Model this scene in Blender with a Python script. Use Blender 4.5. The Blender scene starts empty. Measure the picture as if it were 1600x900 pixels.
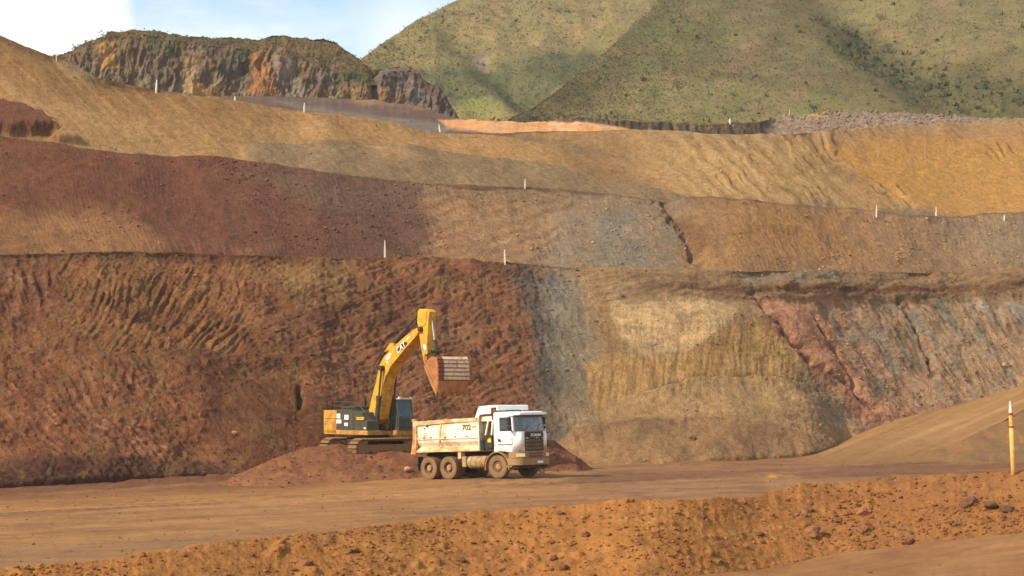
import bpy, bmesh, math, random
import numpy as np
from mathutils import Vector, Matrix
random.seed(7)
scene = bpy.context.scene
COL = scene.collection

# ------------------------------------------------------------------ camera
F = 3209.0          # focal length in pixels of a 1600 px wide picture
EYE = 4.3           # eye height above the haul road beside the truck
HOR = 610.0         # picture row of the horizon
cam_d = bpy.data.cameras.new('camera')
cam = bpy.data.objects.new('camera', cam_d); COL.objects.link(cam)
cam.location = (0, 0, EYE); cam.rotation_euler = (math.radians(90), 0, 0)
cam_d.sensor_width = 36.0; cam_d.lens = 36.0 * F / 1600.0
cam_d.shift_y = (HOR - 450.0) / 1600.0
cam_d.clip_start = 0.5; cam_d.clip_end = 20000
scene.camera = cam

# ------------------------------------------------------------------ light
SUN = Vector((-0.67, -0.44, 0.60)).normalized()
sl = bpy.data.lights.new('sun', 'SUN'); sl.energy = 3.8; sl.angle = math.radians(0.53); sl.color = (1.0, 0.94, 0.83)
so = bpy.data.objects.new('sun', sl); COL.objects.link(so)
so.rotation_euler = SUN.to_track_quat('Z', 'Y').to_euler(); so.location = (-60, -40, 80)
wd = bpy.data.worlds.new('World'); scene.world = wd; wd.use_nodes = True
nt = wd.node_tree; N = nt.nodes; Lk = nt.links
for n in list(N): N.remove(n)
def nd(tree, t, **kw):
    n = tree.nodes.new(t)
    for k, v in kw.items(): setattr(n, k, v)
    return n
out = nd(nt, 'ShaderNodeOutputWorld')
sky = nd(nt, 'ShaderNodeTexSky', sky_type='NISHITA', sun_disc=False)
sky.sun_elevation = math.asin(SUN.z); sky.sun_rotation = math.atan2(SUN.x, SUN.y) % (2 * math.pi)
sky.air_density = 1.0; sky.dust_density = 0.6; sky.ozone_density = 2.0
bg = nd(nt, 'ShaderNodeBackground'); bg.inputs['Strength'].default_value = 0.15
# clouds: a towering cumulus low in the sky and thin broken cloud elsewhere, all by direction
tc = nd(nt, 'ShaderNodeTexCoord')
def vdir(px, py): return Vector(((px - 800) / F, 1.0, (HOR - py) / F)).normalized()
def noise_w(scale, detail, rough, sx=(1, 1, 1)):
    mp = nd(nt, 'ShaderNodeMapping'); mp.inputs['Scale'].default_value = sx
    Lk.new(tc.outputs['Generated'], mp.inputs['Vector'])
    n = nd(nt, 'ShaderNodeTexNoise'); n.inputs['Scale'].default_value = scale
    n.inputs['Detail'].default_value = detail; n.inputs['Roughness'].default_value = rough
    Lk.new(mp.outputs['Vector'], n.inputs['Vector']); return n
def mth(op, a, b=None, c=None):
    m = nd(nt, 'ShaderNodeMath', operation=op)
    for i, v in enumerate((a, b, c)):
        if v is None: continue
        if isinstance(v, (int, float)): m.inputs[i].default_value = v
        else: Lk.new(v, m.inputs[i])
    return m.outputs[0]
n1 = noise_w(22, 8, 0.62)
n2 = noise_w(5, 7, 0.6, (1, 1, 2.6))
def blob(px, py, rad, amp, wob):
    d = nd(nt, 'ShaderNodeVectorMath', operation='DISTANCE')
    Lk.new(tc.outputs['Generated'], d.inputs[0]); d.inputs[1].default_value = vdir(px, py)
    e = mth('MULTIPLY_ADD', n1.outputs['Fac'], wob, d.outputs['Value'])
    mr = nd(nt, 'ShaderNodeMapRange', interpolation_type='SMOOTHSTEP')
    Lk.new(e, mr.inputs['Value']); mr.inputs['From Min'].default_value = rad + wob * .5 + .012
    mr.inputs['From Max'].default_value = rad + wob * .5 - .010
    mr.inputs['To Min'].default_value = 0; mr.inputs['To Max'].default_value = amp
    return mr.outputs['Result']
cb = mth('MAXIMUM', blob(-110, 40, 0.088, 1.0, .05), blob(-40, -75, 0.066, 1.0, .05))
mr = nd(nt, 'ShaderNodeMapRange', interpolation_type='SMOOTHSTEP')
Lk.new(n2.outputs['Fac'], mr.inputs['Value'])
mr.inputs['From Min'].default_value = .36; mr.inputs['From Max'].default_value = .66; mr.inputs['To Max'].default_value = .72
soft = nd(nt, 'ShaderNodeVectorMath', operation='DISTANCE')
Lk.new(tc.outputs['Generated'], soft.inputs[0]); soft.inputs[1].default_value = vdir(640, 70)
ms = nd(nt, 'ShaderNodeMapRange', interpolation_type='SMOOTHSTEP'); Lk.new(mth('MULTIPLY_ADD', n1.outputs['Fac'], .03, soft.outputs['Value']), ms.inputs['Value'])
ms.inputs['From Min'].default_value = .065; ms.inputs['From Max'].default_value = .012; ms.inputs['To Max'].default_value = .75
cl = mth('MAXIMUM', mth('MAXIMUM', cb, mr.outputs['Result']), ms.outputs['Result'])
mix = nd(nt, 'ShaderNodeMix', data_type='RGBA')
Lk.new(cl, mix.inputs['Factor'])
Lk.new(sky.outputs['Color'], mix.inputs['A'])
mix.inputs['B'].default_value = (6.2, 6.2, 6.15, 1)
Lk.new(mix.outputs['Result'], bg.inputs['Color']); Lk.new(bg.outputs['Background'], out.inputs['Surface'])
vs = scene.view_settings
vs.view_transform = 'Standard'; vs.look = 'None'; vs.exposure = 0.52; vs.gamma = 1.0
scene.render.resolution_x = 1024; scene.render.resolution_y = 576

# ------------------------------------------------------------------ noise
_rng = np.random.default_rng(11)
_perm = _rng.permutation(256).astype(np.int32); _perm = np.concatenate([_perm, _perm, _perm])
_val = (_rng.random(256) * 2 - 1).astype(np.float32)
def vnoise(x, y, z=None):
    x = np.asarray(x, np.float32); y = np.asarray(y, np.float32)
    if z is None: z = np.zeros_like(x)
    else: z = np.asarray(z, np.float32)
    xi = np.floor(x); yi = np.floor(y); zi = np.floor(z)
    fx = x - xi; fy = y - yi; fz = z - zi
    xi = xi.astype(np.int32) & 255; yi = yi.astype(np.int32) & 255; zi = zi.astype(np.int32) & 255
    fx = fx * fx * (3 - 2 * fx); fy = fy * fy * (3 - 2 * fy); fz = fz * fz * (3 - 2 * fz)
    a = _perm[xi]; b = _perm[xi + 1]
    aa = _perm[a + yi]; ab = _perm[a + yi + 1]; ba = _perm[b + yi]; bb = _perm[b + yi + 1]
    def g(h, k): return _val[_perm[h + zi + k] & 255]
    c0 = (g(aa, 0) * (1 - fx) + g(ba, 0) * fx) * (1 - fy) + (g(ab, 0) * (1 - fx) + g(bb, 0) * fx) * fy
    c1 = (g(aa, 1) * (1 - fx) + g(ba, 1) * fx) * (1 - fy) + (g(ab, 1) * (1 - fx) + g(bb, 1) * fx) * fy
    return c0 * (1 - fz) + c1 * fz
def fbm(x, y, z=None, o=4, lac=2.03, gain=.5):
    s = 0; a = 1.0; t = 0
    zz = 0 if z is None else z
    for i in range(o):
        k = lac ** i
        s = s + a * vnoise(x * k + 17.3 * i, y * k - 9.1 * i, zz * k + 5.7 * i if z is not None else None)
        t += a; a *= gain
    return s / t
def ridged(x, y, z=None, o=3):
    s = 0; a = 1.0; t = 0
    for i in range(o):
        k = 2.05 ** i
        s = s + a * (1 - 2 * np.abs(vnoise(x * k + 31 * i, y * k + 7 * i, None if z is None else z * k)))
        t += a; a *= .5
    return s / t
def sstep(a, b, x):
    t = np.clip((x - a) / (b - a), 0, 1); return t * t * (3 - 2 * t)
def polyd(x, y, pts):                      # signed distance to a polygon, negative inside
    x = np.clip(x, -32, 1632); p = np.asarray(pts, float); d = np.full(x.shape, 1e9); ins = np.zeros(x.shape, bool)
    for i in range(len(p)):
        ax, ay = p[i]; bx, by = p[(i + 1) % len(p)]
        ex, ey = bx - ax, by - ay
        t = np.clip(((x - ax) * ex + (y - ay) * ey) / (ex * ex + ey * ey + 1e-9), 0, 1)
        d = np.minimum(d, (x - ax - t * ex) ** 2 + (y - ay - t * ey) ** 2)
        if ay != by:
            c = ((ay > y) != (by > y)) & (x < ex * (y - ay) / (by - ay) + ax)
            ins ^= c
    d = np.sqrt(d); return np.where(ins, -d, d)
def pmask(x, y, pts, soft=8): return 1 - sstep(-soft, soft, polyd(x, y, pts))
def lined(x, y, pts):                      # distance to an open line
    p = np.asarray(pts, float); d = np.full(x.shape, 1e9)
    for i in range(len(p) - 1):
        ax, ay = p[i]; bx, by = p[i + 1]; ex, ey = bx - ax, by - ay
        t = np.clip(((x - ax) * ex + (y - ay) * ey) / (ex * ex + ey * ey + 1e-9), 0, 1)
        d = np.minimum(d, (x - ax - t * ex) ** 2 + (y - ay - t * ey) ** 2)
    return np.sqrt(d)
def lin(c):
    c = np.asarray(c, float) / 255.0
    return np.where(c <= .04045, c / 12.92, ((c + .055) / 1.055) ** 2.4)
LIT = 1.12                                 # how much brighter than its base colour sunlit soil photographs
def C(r, g, b):
    v = lin((r, g + .5 * max(0, .64 * r - g), b + .35 * max(0, .64 * r - g))) / LIT
    return v * .95 + .05 * (v @ np.array([.3, .55, .15]))
def mixc(col, m, rgb): col += (C(*rgb) - col) * m[:, None]
def tag(o, label=None, cat=None, group=None, kind=None):
    if label: o['label'] = label
    if cat: o['category'] = cat
    if group: o['group'] = group
    if kind: o['kind'] = kind
    return o

# ------------------------------------------------------------------ materials
def new_mat(name):
    m = bpy.data.materials.new(name); m.use_nodes = True
    t = m.node_tree; b = t.nodes['Principled BSDF']; return m, t, b
def soil_mat(name, s1=2.2, s2=11.0, bump=.5, dist=.08, var=.34):
    m, t, b = new_mat(name)
    at = nd(t, 'ShaderNodeAttribute', attribute_name='soil')
    tx = nd(t, 'ShaderNodeTexCoord')
    def nz(sc, det, r=.6):
        n = nd(t, 'ShaderNodeTexNoise'); n.inputs['Scale'].default_value = sc; n.inputs['Detail'].default_value = det
        n.inputs['Roughness'].default_value = r; t.links.new(tx.outputs['Object'], n.inputs['Vector']); return n
    a = nz(s1, 8, .66); c = nz(s2, 4, .7)
    ad = nd(t, 'ShaderNodeMath', operation='ADD'); t.links.new(a.outputs['Fac'], ad.inputs[0]); t.links.new(c.outputs['Fac'], ad.inputs[1])
    mr = nd(t, 'ShaderNodeMapRange'); t.links.new(ad.outputs[0], mr.inputs['Value'])
    mr.inputs['From Min'].default_value = .65; mr.inputs['From Max'].default_value = 1.35
    mr.inputs['To Min'].default_value = 1 - var; mr.inputs['To Max'].default_value = 1 + var
    vm = nd(t, 'ShaderNodeVectorMath', operation='SCALE')
    t.links.new(at.outputs['Color'], vm.inputs[0]); t.links.new(mr.outputs['Result'], vm.inputs['Scale'])
    t.links.new(vm.outputs['Vector'], b.inputs['Base Color'])
    bp = nd(t, 'ShaderNodeBump'); bp.inputs['Strength'].default_value = bump; bp.inputs['Distance'].default_value = dist
    t.links.new(ad.outputs[0], bp.inputs['Height']); t.links.new(bp.outputs['Normal'], b.inputs['Normal'])
    b.inputs['Roughness'].default_value = .95; b.inputs['Specular IOR Level'].default_value = .12
    return m
M_SOIL = soil_mat('cut_soil', 2.4, 10.0, 1.0, .18, .48)
M_ROAD = soil_mat('packed_earth', 1.1, 7.0, .5, .06, .24)
M_LOOSE = soil_mat('loose_earth', 2.6, 13.0, .8, .06, .30)
M_FAR = soil_mat('far_soil', .5, 2.6, .7, .3, .34)
M_GRASS = soil_mat('grassy_ground', .22, 1.6, .6, .5, .34)

# ------------------------------------------------------------------ lofted terrain sheets
PX = np.concatenate([np.arange(-1100, -200, 12), np.arange(-200, 1800, 1.75), np.arange(1800, 2700, 12)]).astype(float)
UX = np.arange(-1100, 2700, 1.65)
def ip(pts, x=PX): 
    p = np.asarray(pts, float); return np.interp(x, p[:, 0], p[:, 1])
def sm(a, k=15):
    ker = np.hanning(k * 2 + 1); ker /= ker.sum()
    return np.interp(PX, UX, np.convolve(np.pad(np.interp(UX, PX, a), k, mode='edge'), ker, mode='valid'))
def big_mesh(name, P, faces, col=None, mat=None, smooth=True, parent=None):
    me = bpy.data.meshes.new(name)
    P = np.ascontiguousarray(P, np.float32); faces = np.ascontiguousarray(faces, np.int32)
    k = faces.shape[1]
    me.vertices.add(len(P)); me.vertices.foreach_set('co', P.ravel())
    me.loops.add(faces.size); me.loops.foreach_set('vertex_index', faces.ravel())
    me.polygons.add(len(faces)); me.polygons.foreach_set('loop_start', np.arange(0, faces.size, k, dtype=np.int32))
    me.polygons.foreach_set('use_smooth', np.full(len(faces), smooth))
    me.update(calc_edges=True)
    if col is not None:
        at = me.color_attributes.new('soil', 'FLOAT_COLOR', 'POINT')
        c4 = np.ones((len(P), 4), np.float32); c4[:, :3] = np.clip(col, .004, .9); at.data.foreach_set('color', c4.ravel())
    if mat: me.materials.append(mat)
    o = bpy.data.objects.new(name, me); COL.objects.link(o)
    if parent: o.parent = parent
    return o
class Loft: pass
def loft(name, rails, segs, disp, colf, mat, px=PX, kind='structure', power=None):
    """A sheet through rails, each rail a pair (depth, height) along the columns."""
    rows_D, rows_Z, seg, tt = [], [], [], []
    for i in range(len(rails) - 1):
        n = segs[i]
        for j in range(n + (1 if i == len(rails) - 2 else 0)):
            t = j / n
            rows_D.append(rails[i][0] * (1 - t) + rails[i + 1][0] * t)
            rows_Z.append(rails[i][1] * (1 - t) + rails[i + 1][1] * t)
            seg.append(i); tt.append(t)
    D = np.array(rows_D); Z = np.array(rows_Z); R, K = D.shape
    X = (px[None, :] - 800) / F * D
    G = np.stack([X, D, Z], -1)
    du = np.gradient(G, axis=1); dv = np.gradient(G, axis=0)
    nrm = np.cross(du, dv); nrm /= np.linalg.norm(nrm, axis=-1, keepdims=True) + 1e-9
    flip = np.where((nrm[..., 2:3] < 0), -1, 1); nrm = nrm * flip
    q = Loft(); q.P0 = G.reshape(-1, 3); q.n = nrm.reshape(-1, 3)
    q.px = np.broadcast_to(px[None, :], (R, K)).ravel().copy()
    q.py = (HOR - (Z - EYE) * F / D).ravel()
    q.seg = np.repeat(np.array(seg), K); q.t = np.repeat(np.array(tt), K)
    q.x, q.y, q.z = q.P0.T
    q.shape = (R, K)
    d = disp(q)
    q.P = q.P0 + (d if d.ndim == 2 else q.n * d[:, None])
    q.col = colf(q)
    idx = np.arange(R * K).reshape(R, K)
    fc = np.stack([idx[:-1, :-1], idx[:-1, 1:], idx[1:, 1:], idx[1:, :-1]], -1).reshape(-1, 4)
    q.o = big_mesh(name, q.P, fc, q.col, mat)
    if kind: q.o['kind'] = kind
    q.sx = 800 + q.P[:, 0] / q.P[:, 1] * F; q.sy = HOR - (q.P[:, 2] - EYE) / q.P[:, 1] * F
    return q
def find(q, px, py, segs=None):
    d = (q.sx - px) ** 2 + (q.sy - py) ** 2
    if segs is not None: d = np.where(np.isin(q.seg, segs), d, 1e12)
    i = int(np.argmin(d)); return Vector(q.P[i].tolist()), q.n[i], q.col[i]
def lipD(Dt, zt, py, m):
    k = (HOR - py) / F
    D = (zt - m * Dt - EYE) / (k - m); return D, EYE + k * D
def zat(py, D): return EYE + (HOR - py) / F * D
def jit(s, a, seed): return a * fbm(PX / s, PX * 0 + seed, o=4)
# ------------------------------------------------------------------ pit floor and haul road
toeD = sm(ip([(-1100, 90), (-100, 98.5), (0, 100), (150, 103), (300, 106.5), (400, 109), (470, 111.5), (520, 113.5), (600, 116), (700, 119), (850, 122), (950, 123), (1040, 124), (1150, 126), (1250, 130), (1320, 135), (1400, 140), (1500, 145), (1600, 148), (1800, 153), (2700, 170)]), 10)
toeY = ip([(-1100, 775), (0, 765), (300, 752), (420, 735), (480, 712), (520, 707), (760, 707), (850, 714), (950, 720), (1150, 720), (1250, 712), (1320, 690), (1400, 655), (1500, 630), (1600, 603), (1800, 560), (2700, 500)])
toeZ = np.where(PX < 1250, ip([(-1100, -.6), (0, -.53), (300, -.45), (420, -.38), (460, -.2), (500, .6), (740, .6), (860, .1), (1250, .15), (2700, .15)]), zat(toeY, toeD)); toeZ = sm(toeZ, 6)
def along(q):  # across / along the running direction of the haul road
    d = Vector((.67, .742)); return q.x * d.y - q.y * d.x, q.x * d.x + q.y * d.y
def floor_disp(q):
    u, w = along(q)
    z = .05 * fbm(q.x / 3, q.y / 3, o=4) + .018 * fbm(q.x / .35, q.y / .5, o=3)
    z += .035 * fbm(u / .55, w / 14, o=3) * sstep(25, 40, q.y)
    for c, a in ((-61.6, .06), (-63.6, .05), (-66.0, .05), (-58.2, .03), (-55.9, .03), (-50.5, .03), (-48.3, .03)):
        wob = c + .5 * vnoise(w / 9, w * 0 + c); rut = np.exp(-((u - wob) / .22) ** 2)
        z += -a * rut * sstep(-.4, .3, vnoise(w / 4, w * 0 + c * 3)) + a * .6 * np.exp(-((np.abs(u - wob) - .38) / .14) ** 2)
    foot = np.exp(-((q.py - ip([(0, 758), (300, 752), (420, 745), (600, 752)], q.px)) / 6.0) ** 2) * (1 - sstep(420, 560, q.px))
    z += foot * (.30 + .25 * fbm(q.x / .8, q.y / .8, o=3))
    z += .02 * ridged(q.x / 5, q.y / 1.2, o=3) * sstep(900, 1100, q.px)
    d = np.zeros((len(z), 3)); d[:, 2] = z; return d
def floor_col(q):
    u, w = along(q); n = len(q.px)
    px = q.px + 10 * fbm(q.x / 4, q.y / 5, o=3); py = q.py + 5 * fbm(q.x / 3, q.y / 5 + 9, o=3)
    c = np.tile(C(160, 114, 64), (n, 1))
    mixc(c, sstep(-.25, .35, fbm(u / 1.6, w / 30, o=4)), (148, 104, 66))
    mixc(c, sstep(0, .5, fbm(u / .5, w / 16 + 3, o=3)) * .5, (174, 124, 70))
    mixc(c, sstep(500, 1000, px) * .7, (146, 104, 68))
    mixc(c, pmask(px, py, [(-60, 800), (-60, 762), (330, 752), (640, 748), (640, 768), (300, 786)], 7) * .8, (166, 116, 62))
    mixc(c, pmask(px, py, [(-80, 800), (500, 772), (900, 757), (900, 766), (500, 786), (-80, 806)], 3) * .5, (184, 130, 74))
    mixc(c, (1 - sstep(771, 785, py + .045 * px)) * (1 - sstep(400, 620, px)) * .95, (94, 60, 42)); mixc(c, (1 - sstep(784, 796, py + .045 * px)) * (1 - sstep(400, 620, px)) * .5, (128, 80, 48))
    mixc(c, pmask(px, py, [(860, 757), (930, 738), (1300, 728), (1500, 716), (1640, 716), (1640, 742), (1300, 746), (1000, 750)], 4) * .8, (122, 82, 52))
    mixc(c, pmask(px, py, [(1000, 752), (1250, 740), (1250, 757), (1100, 775), (900, 790)], 9) * .5, (154, 112, 80))
    ls = fbm(q.px / 140 + 3, (q.py + .035 * q.px) / 2.6, o=4); mixc(c, sstep(.1, .45, ls) * .6, (132, 90, 56)); mixc(c, sstep(.1, .45, -ls) * .35, (178, 128, 78))
    st = sstep(.1, .5, fbm(q.px / 90, q.py / 2.2, o=3)); mixc(c, st * sstep(880, 1000, px) * .55, (108, 74, 52))
    mixc(c, pmask(px, py, [(1175, 743), (1240, 741), (1250, 746), (1190, 748)], 3) * sstep(-.2, .4, fbm(q.x / .5, q.y / 2, o=2)) * .9, (214, 152, 40))
    for cc, a in ((-61.6, .9), (-63.6, .6), (-66.0, .6), (-58.2, .35), (-55.9, .35), (-50.5, .35)):
        wob = cc + .5 * vnoise(w / 9, w * 0 + cc); mixc(c, np.exp(-((u - wob) / (.75 if cc == -61.6 else .42)) ** 2) * sstep(-.4, .2, vnoise(w / 5, w * 0 + cc * 3)) * a * (.45 + .55 * sstep(-.3, .3, np.sin(w * 2 * np.pi / .7))), (104, 68, 44))
    mixc(c, pmask(px, py, [(1090, 905), (1210, 868), (1420, 826), (1640, 800), (1640, 905)], 8) * .9, (146, 98, 54))
    mixc(c, pmask(px, py, [(1300, 860), (1640, 825), (1640, 842), (1300, 880)], 8) * .4, (164, 116, 70))
    mixc(c, pmask(px, py, [(-40, 860), (500, 826), (760, 800), (900, 790), (900, 808), (560, 842), (200, 880), (-40, 905)], 14) * .5, (138, 100, 74))
    nr = pmask(px, py, [(1000, 905), (1210, 868), (1420, 826), (1640, 800), (1640, 905)], 6); lv = q.py + .22 * q.px
    mixc(c, nr * sstep(0, .35, fbm(lv / 9, q.px / 130, o=4)) * .6, (138, 92, 56)); mixc(c, nr * sstep(0, .35, fbm(lv / 7 + 40, q.px / 150, o=4)) * .5, (172, 122, 74))
    c = c * np.array([.94, .90, .80])
    return c * (1 + .16 * fbm(q.x / .7, q.y / 1.6, o=4))[:, None]
fr = []
for r in (12, 30, 44, 52): fr.append((np.full(PX.shape, float(r)), np.zeros(PX.shape)))
rows = np.linspace(EYE * F / 52 + HOR, 0, 2)[:1]
kk = 110
for j in range(1, kk + 1):
    y = (HOR + EYE * F / 52) * (1 - j / kk) + (HOR + EYE * F / 110) * (j / kk)
    fr.append((np.full(PX.shape, EYE * F / (y - HOR)), np.zeros(PX.shape)))
fr.append((np.full(PX.shape, 122.), np.zeros(PX.shape))); fr.append((np.full(PX.shape, 160.), np.zeros(PX.shape) - .1))
# the near road climbs gently to the right
rise = lambda q: 0
def near_rise(px, D):
    return ip([(0, -.5), (420, -.36), (670, -.20), (778, -.03), (830, 0)], px) * sstep(72, 98, D) + ip([(900, 0), (1200, .05), (1600, .80), (2000, 1.3), (2700, 1.5)], px) * (1 - sstep(70, 88, D)) 
fr = [(D, Z + near_rise(PX, D)) for D, Z in fr]
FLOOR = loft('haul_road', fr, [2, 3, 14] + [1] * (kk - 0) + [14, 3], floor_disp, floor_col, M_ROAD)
gm, gt, gb = new_mat('plain_earth'); gb.inputs['Base Color'].default_value = (*C(160, 112, 70), 1); gb.inputs['Roughness'].default_value = 1
gn = nd(gt, 'ShaderNodeTexNoise'); gn.inputs['Scale'].default_value = 30; gn.inputs['Detail'].default_value = 8
gr_ = nd(gt, 'ShaderNodeMix', data_type='RGBA'); gt.links.new(gn.outputs['Fac'], gr_.inputs['Factor'])
gr_.inputs['A'].default_value = (*C(130, 88, 56), 1); gr_.inputs['B'].default_value = (*C(178, 128, 78), 1); gt.links.new(gr_.outputs['Result'], gb.inputs['Base Color'])
tag(big_mesh('ground', np.array([(-1200, -600, -.6), (1200, -600, -.6), (1200, 1500, -.6), (-1200, 1500, -.6)]), np.array([[0, 1, 2, 3]]), None, gm, False), kind='structure')

# ------------------------------------------------------------------ lowest bench face
lip1y = ip([(-1100, 400), (0, 397), (100, 394), (160, 391), (260, 393), (350, 397), (450, 400), (520, 402), (600, 402), (690, 403), (760, 409), (820, 413), (900, 416), (1000, 419), (1060, 421), (1200, 422), (1350, 426), (1480, 424), (1600, 418), (2700, 400)]) + jit(40, 2.2, 3) + jit(9, 1.0, 5)
m1 = sm(ip([(-1100, .75), (0, .75), (300, .75), (600, .85), (800, .9), (1150, .85), (2700, .85)]), 20)
D1, Z1 = lipD(toeD, toeZ, lip1y, m1)
D1 = sm(D1, 12); Z1 = zat(lip1y, D1)
FISS = [([(1172, 462), (1205, 500), (1250, 545), (1300, 590), (1370, 640)], 5), ([(1278, 508), (1300, 545), (1325, 585), (1340, 620)], 3), ([(1402, 475), (1425, 505), (1445, 550), (1455, 590)], 4)]
def w1_warp(q):
    return q.px + 14 * fbm(q.px / 45, q.py / 45, o=4), q.py + 11 * fbm(q.px / 40 + 40, q.py / 34, o=4)
TAL = [(840, 716), (868, 690), (900, 672), (940, 657), (1000, 660), (1060, 655), (1110, 657), (1180, 665), (1240, 680), (1290, 692), (1330, 690)]
def dirn(q, ang, w, l, o=3, s=0):
    t = math.radians(ang); u = q.px * math.cos(t) + q.py * math.sin(t); v = -q.px * math.sin(t) + q.py * math.cos(t)
    v = v + 7 * fbm(q.px / 40 + s, q.py / 40, o=2)
    return fbm(u / l + s, v / w, o=o)
FIELDS = [([(-40, 590), (300, 585), (470, 640), (460, 745), (-40, 765)], 38, 26), ([(-40, 400), (90, 400), (90, 590), (-40, 590)], 80, 20), ([(90, 400), (400, 395), (390, 560), (95, 570)], -58, 20),
          ([(380, 395), (820, 405), (850, 690), (470, 700), (400, 560)], -24, 26), ([(1160, 440), (1640, 440), (1640, 620), (1380, 680)], 56, 14), ([(930, 510), (1260, 510), (1280, 610), (920, 640)], 88, 12),
          ([(820, 405), (930, 405), (940, 690), (850, 690)], 70, 16), ([(900, 405), (1640, 405), (1640, 460), (900, 470)], -8, 10)]
def w1_dir(q):
    if hasattr(q, 'dir'): return q.dir
    s = 0; t = 1e-3
    for i, (p, an, so) in enumerate(FIELDS):
        m = pmask(q.px, q.py, p, so); s = s + m * dirn(q, an, 3.6, 34, 3, i * 7); t = t + m
    q.dir = s / np.maximum(t, .35); return q.dir
def w1_disp(q):
    X, Y, Z = q.x, q.y, q.z
    edge = sstep(0, .03, q.t) * 1.0
    rough = 1 - .6 * sstep(840, 930, q.px) * (1 - .35 * sstep(1180, 1260, q.px))
    d = .6 * fbm(X / 4.5, Y / 4.5, Z / 4.5, o=3) + rough * .20 * fbm(X / 1.2, Y / 1.2, Z / 1.2, o=4) + rough * .10 * ridged(X / .5, Y / .5, Z / .5) + rough * .07 * fbm(X / .2, Y / .2, Z / .2, o=2)
    ks = pmask(q.px, q.py, [(95, 400), (395, 400), (385, 560), (100, 560)], 25)
    d += (.022 + .028 * rough + .035 * ks) * w1_dir(q) * (.5 + sstep(-.3, .3, fbm(q.px / 50 + 8, q.py / 40, o=2)))
    apr = pmask(q.px, q.py, [(330, 620), (455, 600), (640, 640), (640, 760), (300, 760)], 25); d *= 1 - .55 * apr
    # curved bucket scratches on the left
    def groove(a, b, per, amp, mask):
        u = (q.px * a + q.py * b) / per + .55 * fbm(q.px / 60, q.py / 60, o=2) * 2
        g = np.abs(np.sin(np.pi * u)); br = sstep(-.45, .25, fbm(q.px * a / per * .8 + q.py * b / per * .8, (q.py * a - q.px * b) / 70, o=2))
        return amp * (g - .6) * mask * br
    mA = pmask(q.px, q.py, [(95, 440), (200, 430), (390, 440), (375, 545), (230, 556), (100, 510)], 22)
    bend = q.px + .0038 * (q.py - 430) ** 2
    u = bend / 16 + 2.2 * fbm(bend / 70, q.py / 90, o=2) + .35 * fbm(q.px / 14, q.py / 22 + 5, o=2); gv = u - np.floor(u); saw = np.minimum(gv / .7, (1 - gv) / .3)
    d += mA * (.19 + .22 * fbm(q.px / 30 + 9, q.py / 26, o=2)) * (saw - .5) * sstep(-.25, .25, fbm(np.floor(u) * 3.7, q.py / 30 + 3, o=2))
    mB = pmask(q.px, q.py, [(0, 600), (220, 600), (260, 735), (0, 740)], 25)
    d += groove(1, -.85, 15, .055, mB)
    mC = pmask(q.px, q.py, [(0, 425), (90, 425), (80, 490), (0, 490)], 14)
    d += groove(1, .12, 20, .14, mC)
    mD = pmask(q.px, q.py, [(400, 410), (790, 420), (820, 560), (640, 640), (500, 560), (420, 500)], 25)
    d += groove(.55, 1, 13, .035, mD) + mD * (.16 * fbm(X / .9, Y / .9, Z / .9, o=4) - .16 * sstep(.25, .55, fbm(X / .7 + 30, Y / .7, Z / .7, o=3)))
    mE = pmask(q.px, q.py, [(935, 520), (1260, 520), (1270, 600), (1080, 590), (940, 620)], 12)
    d += groove(1, 0.05, 9, .03, mE)
    mF = pmask(q.px, q.py, [(1250, 480), (1640, 470), (1640, 600), (1400, 640)], 20)
    d += groove(1, -.8, 22, .04, mF) + mF * .06 * ridged(X / .9, Y / .9, Z / 1.4)
    # heaped band along the lip
    band = sstep(0, 25, q.py - ip(np.c_[PX, lip1y], q.px)) * (1 - sstep(38, 52, q.py - ip(np.c_[PX, lip1y], q.px))) * sstep(930, 1010, q.px)
    d += band * (.22 + .22 * fbm(q.px / 26, q.py / 9, o=3))
    # talus heap against the foot
    tl = ip(TAL, q.px) + 5 * fbm(q.px / 22, q.px * 0 + 3, o=3); k = q.py - tl
    inx = sstep(845, 880, q.px) * (1 - sstep(1300, 1335, q.px))
    talus = inx * np.clip(k, 0, 90) * (.032 + .013 * fbm(X / 1.6 + Z / 3, Y / 2.5, Z / 4, o=4)) * (.6 + .4 * sstep(0, 60, k)) + inx * .35 * sstep(-1, 8, k)
    t2 = ip([(900, 650), (1000, 615), (1070, 596), (1130, 588), (1200, 590), (1260, 598), (1330, 640)], q.px) + 6 * fbm(q.px / 26, q.px * 0 + 8, o=3)
    d += sstep(940, 1010, q.px) * (1 - sstep(1290, 1330, q.px)) * .5 * sstep(-1, 7, q.py - t2)
    for f, wd in FISS:
        l = lined(q.px + 6 * fbm(q.px / 16, q.py / 16, o=3), q.py + 5 * fbm(q.px / 14, q.py / 14 + 4, o=2), f)
        d -= .55 * np.exp(-(l / wd) ** 2) * (.6 + .7 * fbm(q.px / 16, q.py / 12, o=3))
    hole = lined(q.px + 5 * fbm(q.px / 9, q.py / 9, o=3), q.py + 4 * fbm(q.px / 9, q.py / 9 + 7, o=3), [(463, 620), (466, 634), (465, 646)]); d -= .5 * np.exp(-(hole / 5) ** 2) * (1 - .5 * sstep(640, 680, q.py))
    shelf = q.py - (560 + 8 * fbm(q.px / 60, q.px * 0, o=3)); d += (1 - sstep(430, 560, q.px)) * .7 * sstep(-4, 10, shelf)
    front = (q.seg == 0)
    d = d * np.where(front, edge, .35); v = q.n * d[:, None]; v[:, 1] -= np.where(front, talus, 0)
    return v
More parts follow.
